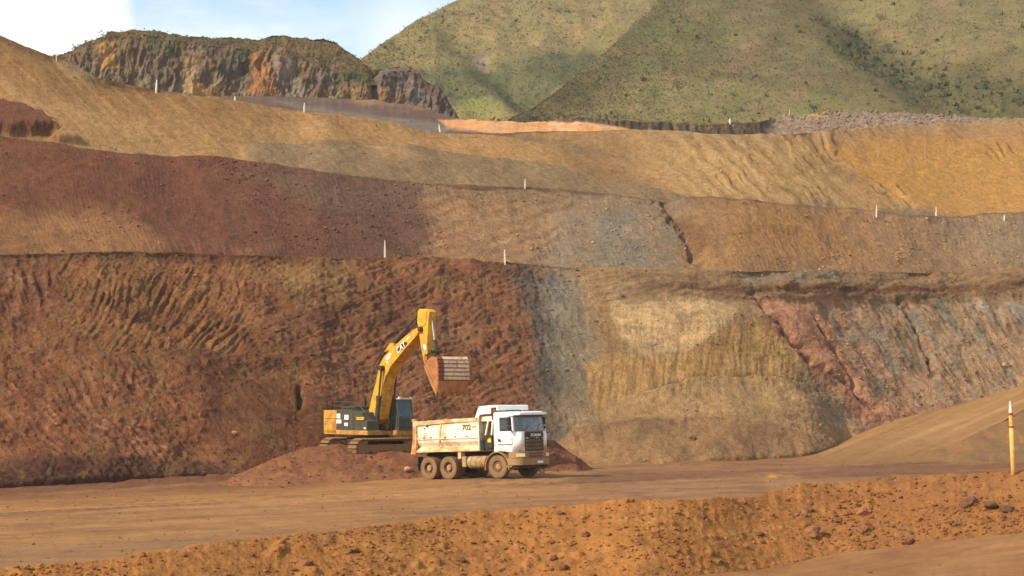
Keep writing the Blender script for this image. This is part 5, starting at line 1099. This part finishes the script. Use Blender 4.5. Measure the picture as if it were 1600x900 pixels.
# bucket
BY = -.98; BY2 = .98
bk = empty('bucket', (0, 0, 0)); bk.parent = ex
prof = poly([(664, 571), (668, 562), (674, 557.5), (680.5, 557.5), (682.6, 561), (683.8, 572), (684.2, 584), (683.8, 596), (682.8, 607), (681.8, 614)], BY)
cut = poly([(681.6, 613), (677.5, 604), (672, 592), (666, 578)], BY)
shell_o = prof[3:]; 
def off(pts, d):
    c = Vector((sum(p[0] for p in prof) / len(prof), sum(p[1] for p in prof) / len(prof))); return [tuple(Vector(p) + (c - Vector(p)).normalized() * d) for p in pts]
sp = MB()
for (ya, yb) in ((BY, BY + .05), (BY2 - .05, BY2)): sp.prism(prof + cut, 'y', ya, yb)
sp.build('side_plate', BUCK, bk, .008)
sh_o = prof; sh_i = off(prof, .05); MB().prism(sh_o + sh_i[::-1], 'y', BY + .05, BY2 - .05).build('shell', BUCKJ, bk)
cl_ = MB()
a1 = poly([(662.5, 572), (664.5, 570.5), (673.5, 589.5), (683, 612.5), (681.6, 618), (672, 598)], BY - .01); cl_.prism(a1, 'y', BY - .03, BY - .001); cl_.build('side_cutter', BUCK, bk, .006)
seg = prof[4:9]
def lerp_path(pts, t):
    ls = [((pts[i + 1][0] - pts[i][0]) ** 2 + (pts[i + 1][1] - pts[i][1]) ** 2) ** .5 for i in range(len(pts) - 1)]; L = sum(ls) * t
    for i, l in enumerate(ls):
        if L <= l + 1e-9: k = L / l; return (pts[i][0] + (pts[i + 1][0] - pts[i][0]) * k, pts[i][1] + (pts[i + 1][1] - pts[i][1]) * k), Vector((pts[i + 1][0] - pts[i][0], pts[i + 1][1] - pts[i][1])).normalized()
        L -= l
    return pts[-1], Vector((pts[-1][0] - pts[-2][0], pts[-1][1] - pts[-2][1])).normalized()
wp = prof[3:]
for i in range(6):
    (q0, d0), (q1, d1) = lerp_path(wp, .015 + i * .108), lerp_path(wp, .015 + i * .108 + .082)
    n0 = Vector((d0.y, -d0.x)); n1 = Vector((d1.y, -d1.x))
    if n0.x < 0: n0 = -n0
    if n1.x < 0: n1 = -n1
    A, B = Vector(q0), Vector(q1)
    quad = [tuple(A + n0 * .004), tuple(A + n0 * .06), tuple(B + n1 * .06), tuple(B + n1 * .004)]
    MB().prism(quad, 'y', BY + .38, BY2 - .22).build('wear_strip', BUCKR, bk, .01)
    for ya, yb in ((BY + .02, BY + .33), (BY2 - .20, BY2 - .0)): MB().prism([tuple(A + n0 * .004), tuple(A + n0 * .075), tuple(B + n1 * .075), tuple(B + n1 * .004)], 'y', ya, yb).build('heel_strip', BUCKJ if ya < 0 else BUCKR, bk, .012)
(q0, d0), (q1, d1) = lerp_path(wp, .665), lerp_path(wp, .99)
n0 = Vector((d0.y, -d0.x)); n0 = n0 if n0.x > 0 else -n0
MB().prism([tuple(Vector(q0) + n0 * .003), tuple(Vector(q0) + n0 * .05), tuple(Vector(q1) + n0 * .05), tuple(Vector(q1) + n0 * .003)], 'y', BY + .03, BY2 - .02).build('lip_plate', BUCK, bk, .01)
tip, td = lerp_path(wp, .985)
for i in range(5):
    y = BY + .18 + i * (1.96 - .36) / 4
    t0, t1 = lerp_path(wp, .90)[0], tip; n_v = Vector((td.y, -td.x)); n_v = n_v if n_v.x > 0 else -n_v
    A, B = Vector(t0), Vector(t1); E = B + td * .20
    tm = MB(); tm.prism([tuple(A + n_v * .004), tuple(A + n_v * .10), tuple(B + n_v * .10), tuple(E + n_v * .02), tuple(E - n_v * .02), tuple(B - n_v * .06)], 'y', y - .10, y + .10); tm.build('tooth', BUCK, bk, .02)
er = MB(); e0 = P3(671.5, 557, 0); er.box(e0[0] - .1, e0[0] + .15, -.30, -.24, e0[2] - .25, e0[2] + .15).box(e0[0] - .1, e0[0] + .15, .24, .30, e0[2] - .25, e0[2] + .15); er.build('hinge_ear', BUCK, bk, .02)

# ------------------------------------------------------------------ people in the two cabs
SKIN = paint('skin', (150, 104, 78), .6, (150, 104, 78), .0, 4)
def cloth(name, rgb): return paint(name, rgb, .9, tuple(int(c * .8) for c in rgb), .3, 9)
def seated(name, label, loc, rotz, shirt, trousers, hat, reach=.42):
    root = empty(name, loc, (0, 0, rotz)); tag(root, label, 'person')
    V = []; E = []; R = []
    def v(p, r): V.append(p); R.append(r); return len(V) - 1
    def chain(start, pts):
        k = start
        for p, r in pts: j = v(p, r); E.append((k, j)); k = j
        return k
    pel = v((0, 0, .10), .15)
    ch = chain(pel, [((-.02, 0, .28), .145), ((-.02, 0, .44), .16)])
    nk = chain(ch, [((-.01, 0, .56), .065)])
    hd_ = chain(nk, [((.01, 0, .66), .075), ((.02, 0, .75), .098), ((.01, 0, .83), .085)])
    chain(hd_ - 1, [((.115, 0, .745), .018)])                       # nose
    for s in (-1, 1):
        chain(hd_ - 1, [((.01, s * .10, .745), .016)])              # ear
        sh = chain(ch, [((-.02, s * .19, .50), .070)])
        wr = chain(sh, [((.04, s * .25, .30), .050), ((.24, s * .20, .22), .042), ((reach, s * .14, .30), .030)])
        pm = chain(wr, [((reach + .06, s * .13, .31), .034)])
        for i, dy in enumerate((-.030, -.010, .010, .030)): chain(pm, [((reach + .10, s * .13 + dy, .315 - abs(dy) * .3), .0105), ((reach + .135 - abs(dy) * .4, s * .13 + dy, .295), .009), ((reach + .13 - abs(dy) * .4, s * .13 + dy, .265), .008)])
        chain(wr, [((reach + .04, s * .09, .325), .011), ((reach + .07, s * .075, .30), .010)])
        kn = chain(pel, [((.10, s * .10, .08), .095), ((.42, s * .13, .10), .068)])
        chain(kn, [((.46, s * .13, -.18), .050), ((.46, s * .13, -.34), .042), ((.57, s * .14, -.37), .040)])
    me = bpy.data.meshes.new('body'); me.from_pydata(V, E, []); o = bpy.data.objects.new('body', me); COL.objects.link(o)
    sk = o.modifiers.new('skin', 'SKIN'); sk.use_smooth_shade = True
    lay = me.skin_vertices[0].data
    for i, r in enumerate(R): lay[i].radius = (r, r); lay[i].use_root = (i == 0)
    sb = o.modifiers.new('sub', 'SUBSURF'); sb.levels = sb.render_levels = 1
    bpy.context.view_layer.update()
    m2 = bpy.data.meshes.new_from_object(o.evaluated_get(bpy.context.evaluated_depsgraph_get())); bpy.data.objects.remove(o); m2.name = 'body'
    m2.materials.clear()
    for mm in (SKIN, shirt, trousers): m2.materials.append(mm)
    for p in m2.polygons:
        c = p.center; arm = abs(c.y) > .12 and c.x > .2 and c.z > .17
        p.material_index = 0 if (c.z > .545 or (arm and c.x > reach - .10)) else (2 if (c.z < .17) else 1); p.use_smooth = True
    b_ = bpy.data.objects.new('body', m2); COL.objects.link(b_); b_.parent = root
    MB().lathe([(.0, .92), (.06, .91), (.10, .87), (.112, .80), (.112, .785), (.0, .785)], (.005, 0, 0), axis='z', n=18).box(.07, .19, -.07, .07, .788, .80).build('hard_hat', hat, root, 0, True)
    for s in (-1, 1): MB().lathe([(.0, .012), (.012, .008), (.016, 0), (.012, -.008), (0, -.012)], (.108, s * .035, .765), axis='x', n=8).build('eye', DARK, root)
    MB().box(.098, .106, -.025, .025, .69, .698).build('mouth', PRBROWN, root); return root
trm = truck.rotation_quaternion.to_matrix()
pp = Vector(truck.location) + trm @ Vector((.13, -.86, 2.27)) 
seated('person', 'person in a pale green shirt and white helmet at the truck side window', pp + Vector((0, 0, -.05)), -TA, cloth('pale_green_cloth', (214, 238, 190)), cloth('dark_trousers', (48, 50, 60)), PRWHITE)
pe = EO + Matrix.Rotation(-EA, 3, 'Z') @ Vector((.50, .97, 1.98))
seated('person', 'person in a bright green safety vest seated in the excavator cab', pe, -EA, cloth('lime_cloth', (196, 236, 90)), cloth('navy_trousers', (40, 46, 66)), PRWHITE, .36)
# ------------------------------------------------------------------ loose stones, clods
ICO_V, ICO_F = [], []
_bm = bmesh.new(); bmesh.ops.create_icosphere(_bm, subdivisions=1, radius=1.0)
_bm.verts.ensure_lookup_table(); ICO_V = np.array([v.co[:] for v in _bm.verts]); ICO_F = np.array([[v.index for v in f.verts] for f in _bm.faces]); _bm.free()
M_STONE = soil_mat('stone', 6.0, 30.0, .6, .03, .3)
rng = np.random.default_rng(5)
def in_view(q, segs=(0,)):
    return np.isin(q.seg, segs) & (q.sx > -180) & (q.sx < 1780) & (q.sy > -10) & (q.sy < 915)
def rubble(name, q, n, size, mask=None, segs=(0,), tint=(.75, 1.15), power=2.6, sink=.3):
    w = in_view(q, segs).astype(float)
    if mask is not None: w = w * mask
    area = (q.P[:, 1] ** 2) * 1.0; w = w * area / area.max(); w /= w.sum()
    idx = rng.choice(len(w), n, p=w); r = size[0] + (size[1] - size[0]) * rng.random(n) ** power
    sc = .6 + .7 * rng.random((n, 1, 3)); jitv = 1 + .35 * (rng.random((n, len(ICO_V), 1)) - .5)
    ang = rng.random(n) * 6.28; ca, sa = np.cos(ang)[:, None], np.sin(ang)[:, None]
    V = ICO_V[None] * jitv * sc * np.array([1.1, 1.1, .8]) * r[:, None, None]
    x = V[..., 0] * ca - V[..., 1] * sa; y = V[..., 0] * sa + V[..., 1] * ca
    V = np.stack([x, y, V[..., 2]], -1) + (q.P[idx] + q.n[idx] * (r * (1 - 2 * sink))[:, None] * .5)[:, None, :]
    f = (ICO_F[None] + (np.arange(n) * len(ICO_V))[:, None, None]).reshape(-1, 3)
    t = tint[0] + (tint[1] - tint[0]) * rng.random(n)
    c = np.repeat(q.col[idx] * t[:, None], len(ICO_V), 0)
    o = big_mesh(name, V.reshape(-1, 3), f, c, M_STONE, False); tag(o, kind='stuff'); return o
near = (BERM.py > 700).astype(float)
rubble('windrow_clods', BERM, 5000, (.012, .06), near * (.3 + sstep(-.2, .4, fbm(BERM.x / 3, BERM.y / 3, o=3))), power=3.2, tint=(.62, 1.12))
rubble('wall_rubble', W1, 3000, (.02, .13), (.25 + sstep(-.2, .5, fbm(W1.px / 60, W1.py / 40, o=3))) * (1 - .7 * sstep(880, 960, W1.px) * (1 - sstep(1200, 1300, W1.px))) * sstep(0, .05, W1.t), power=4.5, tint=(.6, 1.15))
rubble('bench_rubble', W2, 3500, (.02, .12), .15 + sstep(0, .5, fbm(W2.px / 50, W2.py / 30, o=3)) + .8 * pmask(W2.px, W2.py, [(350, 270), (680, 290), (650, 400), (450, 400)], 30), power=3.5, tint=(.7, 1.4))
rubble('upper_rubble', W3, 900, (.02, .10), None, power=3.0, tint=(.7, 1.2))
rubble('heap_clods', MOUND, 1100, (.015, .09), None, power=3.0, tint=(.65, 1.2))
rubble('road_clods', FLOOR, 2400, (.012, .055), ((FLOOR.seg >= 2) & (FLOOR.py < 905)).astype(float), segs=tuple(range(2, 130)), power=3, tint=(.6, 1.0))
rubble('terrace_gravel', TER, 900, (.05, .22), sstep(1195, 1230, TER.px) * (1 - sstep(1500, 1560, TER.px)), power=2, tint=(.7, 1.3))

# individual stones and clods
def stone_mesh(seed, sub=3, lump=.50):
    bm = bmesh.new(); bmesh.ops.create_icosphere(bm, subdivisions=sub, radius=1.0); s = np.random.default_rng(seed).random(3) * 40
    co = np.array([v.co[:] for v in bm.verts]); d = 1 + lump * fbm(co[:, 0] * 1.3 + s[0], co[:, 1] * 1.3 + s[1], co[:, 2] * 1.3 + s[2], o=4) * 1.6
    for v, k in zip(bm.verts, d): v.co = Vector((v.co.x * k * 1.15, v.co.y * k, v.co.z * k * .78))
    me = bpy.data.meshes.new('rock'); bm.to_mesh(me); bm.free(); me.materials.append(M_ROCK); return me
M_ROCK, _t, _b = new_mat('clod_brown')
_o = nd(_t, 'ShaderNodeObjectInfo'); _x = nd(_t, 'ShaderNodeTexCoord'); _n = nd(_t, 'ShaderNodeTexNoise'); _n.inputs['Scale'].default_value = 3.2; _n.inputs['Detail'].default_value = 7
_t.links.new(_x.outputs['Object'], _n.inputs['Vector'])
_m = nd(_t, 'ShaderNodeMix', data_type='RGBA'); _t.links.new(_n.outputs['Fac'], _m.inputs['Factor']); _m.inputs['A'].default_value = (*C(96, 58, 34), 1); _m.inputs['B'].default_value = (*C(190, 126, 66), 1)
_s = nd(_t, 'ShaderNodeMix', data_type='RGBA', blend_type='MULTIPLY'); _s.inputs['Factor'].default_value = 1; _t.links.new(_m.outputs['Result'], _s.inputs['A'])
_t.links.new(_o.outputs['Color'], _s.inputs['B']); _t.links.new(_s.outputs['Result'], _b.inputs['Base Color']); _b.inputs['Roughness'].default_value = .95
_bp = nd(_t, 'ShaderNodeBump'); _bp.inputs['Strength'].default_value = .6; _t.links.new(_n.outputs['Fac'], _bp.inputs['Height']); _t.links.new(_bp.outputs['Normal'], _b.inputs['Normal'])
RM = [stone_mesh(i) for i in range(7)]
def rock(q, px, py, wpx, label, group=None, col=(1, 1, 1), segs=None, flat=1.0, k=None, sink=.42):
    p, n, c = find(q, px, py, segs); r = wpx / 2 * p.y / F
    o = bpy.data.objects.new('rock', RM[(int(px * 7 + py) if k is None else k) % len(RM)]); COL.objects.link(o)
    o.location = p + Vector((0, 0, r * (.8 - 2 * sink) * flat)); o.scale = (r, r, r * flat); o.rotation_euler = (random.uniform(-.3, .3), random.uniform(-.3, .3), random.uniform(0, 6.28))
    m_ = sum(col) / 3; o.color = (m_ * 1.08, m_ * .98, m_ * .92, 1) if m_ < 1.2 else (*col, 1); tag(o, label, 'rock', group); return o
G1 = 'big clods on the orange windrow'
rock(BERM, 1272, 833, 33, 'largest squarish brown clod at the foot of the orange windrow', G1, (.85, .80, .8))
rock(BERM, 1347, 829, 22, 'brown clod at the windrow foot next to the largest squarish one', G1, (.7, .7, .7))
rock(BERM, 1348, 800, 22, 'half buried clod midway up the windrow above the largest squarish one', G1, (1, 1, 1))
rock(BERM, 1516, 788, 26, 'dark jagged clod high on the windrow near the striped pole', G1, (.5, .45, .5))
rock(BERM, 1548, 792, 20, 'dark rounded clod just right of the jagged one near the striped pole', G1, (.42, .40, .45))
rock(BERM, 1572, 796, 22, 'dark clod directly below the striped pole', G1, (.5, .46, .5))
rock(BERM, 1412, 822, 18, 'brown clod at the windrow edge behind the lone clod on the near road', G1, (.75, .72, .72))
rock(BERM, 1434, 814, 14, 'small grey brown clod beside the windrow edge, right of a bigger one', G1, (.8, .8, .8))
rock(BERM, 1262, 798, 13, 'dark clod high on the windrow above the largest squarish one', G1, (.55, .5, .5))
rock(BERM, 1308, 814, 15, 'clod on the windrow between the largest squarish clod and the half buried one', G1, (.65, .6, .6))
rock(BERM, 1186, 834, 15, 'flat dark clod low on the windrow left of the largest squarish one', G1, (.6, .5, .5), flat=.6)
rock(BERM, 1098, 808, 13, 'dark clod on the hump of the windrow in front of the ramp', G1, (.6, .5, .5))
rock(BERM, 1190, 846, 10, 'small clod just below the flat dark one on the windrow', G1, (.7, .6, .6))
rock(BERM, 876, 803, 13, 'dark clod near the windrow crest in front of the truck', G1, (.55, .5, .5))
rock(BERM, 914, 836, 15, 'dark clod on the open windrow face in front of the truck cab', G1, (.6, .5, .5))
rock(BERM, 720, 876, 14, 'dark clod low on the windrow in front of the truck wheels', G1, (.5, .45, .45))
rock(BERM, 618, 877, 17, 'dark broken clod low on the windrow below the excavator', G1, (.5, .42, .42))
rock(BERM, 600, 872, 14, 'paler clod touching the dark broken one below the excavator', G1, (.85, .8, .8))
rock(BERM, 552, 860, 17, 'wide flat brown clod on the windrow face below the spoil heap', G1, (.7, .62, .6), flat=.6)
rock(BERM, 866, 874, 13, 'dark clod near the bottom of the windrow face, left one of two', G1, (.5, .45, .45))
rock(BERM, 880, 887, 16, 'dark clod near the bottom of the windrow face, right one of two', G1, (.55, .48, .45))
rock(BERM, 480, 880, 18, 'greyish clod low on the thin left end of the windrow', G1, (.8, .76, .76))
rock(BERM, 440, 894, 8, 'small white stone at the bottom of the windrow', None, (2.6, 2.9, 3.2))
rock(FLOOR, 1418, 852, 20, 'lone dark clod lying on the near road', None, (.55, .46, .48), flat=.85, sink=.12)
rock(FLOOR, 1178, 874, 10, 'small brown clod lying at the edge of the near road', None, (.8, .7, .7), flat=.8)
rock(MOUND, 637, 738, 12, 'pale grey stone at the foot of the spoil heap behind the truck rear wheels', None, (1.9, 2.1, 2.3), sink=.1)
rock(MOUND, 571, 748, 8, 'small dark stone at the foot of the spoil heap', None, (.6, .5, .5))
rock(MOUND, 882, 742, 9, 'small dark stone in front of the truck bumper', None, (.6, .5, .5))
rock(FLOOR, 230, 753, 12, 'dark flat stone in the dark strip under the left wall', None, (.4, .4, .4), flat=.5)
rock(FLOOR, 443, 762, 10, 'dark stone on the haul road left of the spoil heap', None, (.5, .45, .45), flat=.5)
rock(FLOOR, 244, 843, 9, 'dark stone alone on the open haul road', None, (.6, .5, .5), flat=.5)
rock(W1, 1083, 685, 11, 'dark stone half way down the brown talus', None, (.45, .42, .45))
rock(W1, 318, 402, 13, 'grey boulder on the lip of the lowest bench above the left wall', None, (.9, .9, .95))
rock(W1, 366, 677, 9, 'pale stone on the orange patch of the left wall', None, (1.6, 1.5, 1.4))
cand = np.where(in_view(BERM) & (BERM.sy < 900) & (BERM.sx > 300) & (BERM.sx < 1600))[0]
for i in rng.choice(cand, 90):
    wv = 5 + 7 * random.random() ** 2; v_ = .55 + .5 * random.random()
    rock(BERM, BERM.sx[i], BERM.sy[i], wv, 'small brown clod lying on the orange windrow', 'small clods on the orange windrow', (v_, v_ * .95, v_ * .92), (0,), .8)

# ------------------------------------------------------------------ marker posts
POST = paint('weathered_post', (236, 222, 190), .7, (206, 168, 120), .3, 8)
POSTY = paint('post_yellow', (232, 176, 92), .6, (206, 150, 80), .35, 6)
POSTR = paint('post_red', (176, 56, 32), .6, (150, 80, 50), .3, 6)
def post(q, px, py, hpx, label, wid=.095, mat=POST, lean=0., segs=None):
    p, n, c = find(q, px, py, segs); h = hpx * p.y / F
    w = wid / 2; mb = MB()
    mb.add([(-w, -w, -.35), (w, -w, -.35), (w, w, -.35), (-w, w, -.35), (-w, -w, h * .62), (w, -w, h * .62), (w, w, h * .62), (-w, w, h * .62),
            (-w * .7, -w * .7, h * .66), (w * .7, -w * .7, h * .66), (w * .7, w * .7, h * .66), (-w * .7, w * .7, h * .66), (-w * .55, -w * .55, h), (w * .55, -w * .55, h), (w * .55, w * .55, h), (-w * .55, w * .55, h)],
           [(3, 2, 1, 0)] + [(a + i, a + (i + 1) % 4, a + 4 + (i + 1) % 4, a + 4 + i) for a in (0, 4, 8) for i in range(4)] + [(12, 13, 14, 15)])
    o = mb.build('marker_post', mat, None); o.location = p; o.rotation_euler = (random.uniform(-.06, .06), lean + random.uniform(-.05, .05), random.uniform(0, 1)); tag(o, label, 'post', 'marker posts along the bench edges'); return o
post(W3, 245, 141, 16, 'white post on the sandy lip below the middle of the rocky ridge', .10, segs=(0, 1))
post(W3, 367, 158, 8, 'short white post on the dark terrace below the orange streak of the ridge', .10, segs=(0, 1))
post(W3, 475.5, 175, 15, 'white post on the lip where the grey strip begins, right of the short one', .11, segs=(0, 1))
post(W3, 688, 208, 14, 'leaning cream post on the grey strip left of the orange ledge', .11, lean=-.12, segs=(0, 1))
post(W2, 821, 293, 14, 'white post on the second bench lip above the grey rock patch', .07, segs=(0, 1))
post(W1, 601, 404, 28, 'tall white post on the lowest bench lip above the excavator boom', .10, segs=(0, 1))
post(W1, 789.5, 411, 21, 'white post on the lowest bench lip beside the top of the grey dyke', .09, segs=(0, 1))
post(TER, 1140, 189, 10, 'white post above the dark eroded edge under the green hill', .14, segs=(0, 1))
post(TER, 1234, 181, 11, 'thin yellowish post on the purple gravel under the green hill', .06, POSTY, segs=(0, 1))
post(W2, 1369, 339, 18, 'white post in front of the streaked sandy slope, left of the orange slope', .09, segs=(0, 1))
post(W2, 1463, 346, 22, 'white post standing against the orange slope', .09, segs=(0, 1))
post(W2, 1569, 345, 10, 'cream post at the right end of the second bench lip', .09, segs=(0, 1))
post(W3, 89, 90, 6, 'tiny white post on the crest of the left sandy slope', .07, segs=(0, 1))
# striped pole beside the near road
pp_, _, _ = find(BERM, 1583, 741, (0, 1)); hp = 114 * pp_.y / F
pole = MB().tube((0, 0, -.3), (0, 0, hp * .64), .060, .056, 14).build('marker_pole', POSTY, None, 0, True); pole.location = pp_; pole.rotation_euler = (0, math.radians(-2.6), 0)
tag(pole, 'tall orange and cream pole with two red bands on the windrow crest', 'pole')
MB().tube((0, 0, hp * .64), (0, 0, hp * .665), .064, None, 14).build('red_band', POSTR, pole); MB().tube((0, 0, hp * .665), (0, 0, hp * .81), .054, .050, 14).build('pole_section', POSTY, pole)
MB().tube((0, 0, hp * .81), (0, 0, hp * .845), .059, None, 14).build('red_band', POSTR, pole); MB().tube((0, 0, hp * .845), (0, 0, hp), .048, .020, 14).build('pole_tip', POST, pole)

# ------------------------------------------------------------------ grass and bushes
M_TUFT, _t, _b = new_mat('grass_blades'); _a = nd(_t, 'ShaderNodeAttribute', attribute_name='soil'); _t.links.new(_a.outputs['Color'], _b.inputs['Base Color']); _b.inputs['Roughness'].default_value = .9; _b.inputs['Specular IOR Level'].default_value = .1
def tufts(name, q, n, hgt, segs, mask=None, k=4, dark=.16, green=(.75, 1.2)):
    w = in_view(q, segs).astype(float) * (q.P[:, 1] ** 2)
    if mask is not None: w = w * mask
    w /= w.sum(); idx = rng.choice(len(w), n, p=w)
    base = q.P[idx] + rng.normal(0, .5, (n, 3)) * np.array([1, 1, 0]); base[:, 2] = q.P[idx, 2] - .08
    h = hgt[0] + (hgt[1] - hgt[0]) * rng.random(n) ** 2.2
    a = rng.random((n, k)) * 6.283; r = rng.random((n, k)) * .9
    cx = base[:, None, 0] + np.cos(a) * r * h[:, None] * .7; cy = base[:, None, 1] + np.sin(a) * r * h[:, None] * .7; cz = np.broadcast_to(base[:, None, 2], cx.shape)
    b = rng.random((n, k)) * 6.283; wd = h[:, None] * (.25 + .3 * rng.random((n, k)))
    p0 = np.stack([cx - np.cos(b) * wd, cy - np.sin(b) * wd, cz], -1); p1 = np.stack([cx + np.cos(b) * wd, cy + np.sin(b) * wd, cz], -1)
    p2 = np.stack([cx + rng.normal(0, .35, (n, k)) * h[:, None], cy + rng.normal(0, .35, (n, k)) * h[:, None], cz + h[:, None] * (.6 + .6 * rng.random((n, k)))], -1)
    V = np.stack([p0, p1, p2], 2).reshape(-1, 3); f = np.arange(len(V)).reshape(-1, 3)
    t = green[0] + (green[1] - green[0]) * rng.random(n); c = q.col[idx] * t[:, None]
    dk = rng.random(n) < dark; c[dk] *= np.array([.48, .56, .46]); br = rng.random(n) < .08; c[br] *= np.array([1.25, 1.2, 1.1])
    o = big_mesh(name, V, f, np.repeat(c, 3 * k, 0), M_TUFT, False); tag(o, kind='stuff'); return o
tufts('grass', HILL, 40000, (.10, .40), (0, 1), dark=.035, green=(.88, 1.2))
tufts('grass', SPUR, 58000, (.07, .28), (0, 1), dark=.04, green=(.88, 1.2))
gl_ = pmask(SPUR.px, SPUR.py, [(1270, 20), (1330, 20), (1420, 70), (1530, 110), (1640, 150), (1640, 195), (1520, 180), (1400, 140), (1330, 90)], 20)
tufts('undergrowth', SPUR, 900, (.2, .75), (0,), .04 + gl_, k=9, dark=.2, green=(.9, 1.5))
tufts('undergrowth', HILL, 380, (.25, .8), (0,), .2 + pmask(HILL.px, HILL.py, [(560, 90), (700, 10), (950, 0), (1000, 40), (900, 70), (760, 60), (620, 110)], 20), k=9, dark=.35, green=(.9, 1.4))
tufts('grass', RIDGE, 4200, (.06, .26), (1, 2), (RIDGE.px < 585).astype(float), dark=.2, green=(1.0, 1.5))
tufts('grass', TER, 2500, (.12, .5), (1,), None, dark=.1)
LEAFM = {}
def leaf_mat(rgb):
    if rgb not in LEAFM: LEAFM[rgb] = paint('leaf', rgb, .7, tuple(int(v * .62) for v in rgb), .45, 3)
    return LEAFM[rgb]
BARK = paint('bark', (96, 78, 56), .9, (70, 56, 40), .4, 6)
def bush(q, px, py, hpx, label, rgb, wide=1.1, segs=None, name='bush', trunk=.3, n=260):
    p, _, _ = find(q, px, py, segs); h = hpx * p.y / F
    t = MB(); tips = []
    t.tube((0, 0, -.3), (0, 0, h * trunk), h * .035, h * .025, 7)
    for i in range(6):
        a = i * 1.05 + random.random(); e = Vector((math.cos(a) * h * .3 * wide, math.sin(a) * h * .3 * wide, h * random.uniform(.6, .9))); t.tube((0, 0, h * trunk * random.uniform(.5, 1)), e, h * .018, h * .006, 5); tips.append(e)
    tips += [Vector((0, 0, h * .8)), Vector((h * .15, 0, h * .55)), Vector((-h * .15, .1 * h, h * .55))]
    root = empty(name, p); tag(root, label, name.split('_')[-1], 'bushes below the green hills'); t.build('trunk', BARK, root)
    lf = MB()
    for i in range(n):
        c = random.choice(tips) + Vector([random.gauss(0, .13) * h * wide, random.gauss(0, .13) * h * wide, random.gauss(0, .11) * h]); c.z = max(c.z, .04 * h)
        u = Vector([random.gauss(0, 1) for _ in range(3)]).normalized(); v = u.orthogonal().normalized(); s = h * random.uniform(.03, .065)
        lf.add([c - u * s, c + v * s * .6, c + u * s, c - v * s * .6], [(0, 1, 2, 3)])
    lf.build('crown', leaf_mat(rgb), root); return root
BR, MD, DK, YL = (128, 132, 48), (92, 98, 44), (58, 66, 34), (176, 142, 66)
bush(SPUR, 1022, 152, 15, 'bright green bush on the lower left flank of the green spur', BR)
bush(SPUR, 1057, 140, 13, 'mid green bush up and right of the bright one on the spur flank', MD)
bush(SPUR, 1145, 152, 9, 'low yellow green bush on the spur above the white post', BR, 1.5)
bush(TER, 1141, 184, 12, 'pale green sapling right behind the white post under the spur', BR, .8)
bush(TER, 1274, 180, 17, 'dark green bush on top of the purple gravel', DK, 1.3)
bush(TER, 1290, 178, 12, 'dry yellow grass clump on the purple gravel beside the dark bush', YL, 1.6, trunk=.1)
bush(SPUR, 966, 186, 14, 'small bare brown sapling at the foot of the spur', (120, 92, 54), .9, n=110)
bush(SPUR, 1397, 138, 12, 'deep green bush in the lower gully of the spur', DK, 1.3)
bush(SPUR, 1387, 84, 16, 'deep green bush in the upper gully of the spur', DK, 1.4)
bush(SPUR, 1377, 35, 12, 'dark bush at the head of the gully near the hill top', DK, 1.4)
bush(SPUR, 1435, 32, 14, 'wide yellow green bush on the sunny hill top', (146, 140, 60), 1.7)
bush(SPUR, 1446, 150, 13, 'dark bush low in the gully, right of the deep green ones', DK, 1.3)
bush(SPUR, 1362, 132, 10, 'small olive bush left of the deep green ones in the gully', MD, 1.2)
bush(TER, 1512, 184, 15, 'mid green bush behind the right end of the terrace', MD, 1.3)
bush(TER, 1580, 194, 14, 'broad dry golden shrub at the right end of the terrace', YL, 1.9, trunk=.1)
bush(TER, 1560, 186, 14, 'yellow green shrub behind the broad golden one', (150, 138, 60), 1.4)
bush(SPUR, 1590, 165, 18, 'dark green bush at the right end of the hill foot', DK, 1.4)
bush(RIDGE, 586, 120, 13, 'bright green bush in the notch of the rocky ridge', BR, .9, segs=(0, 1, 2))

# ------------------------------------------------------------------ thin dust haze in the air of the pit
_top = max(q.P[:, 2].max() for q in (W1, W2, W3, TER, RIDGE, HILL, SPUR)) + 6
hz = MB().box(-1240, 1240, -640, 1540, -1.7, float(_top))
mh = bpy.data.materials.new('dust_haze'); mh.use_nodes = True; th = mh.node_tree
for x in list(th.nodes): th.nodes.remove(x)
oh = nd(th, 'ShaderNodeOutputMaterial'); vh = nd(th, 'ShaderNodeVolumePrincipled'); vh.inputs['Density'].default_value = .00018; vh.inputs['Color'].default_value = (.92, .93, .95, 1); vh.inputs['Anisotropy'].default_value = .2
th.links.new(vh.outputs[0], oh.inputs['Volume'])
tag(hz.build('haze', mh, None), kind='stuff'); print('haze top', _top)
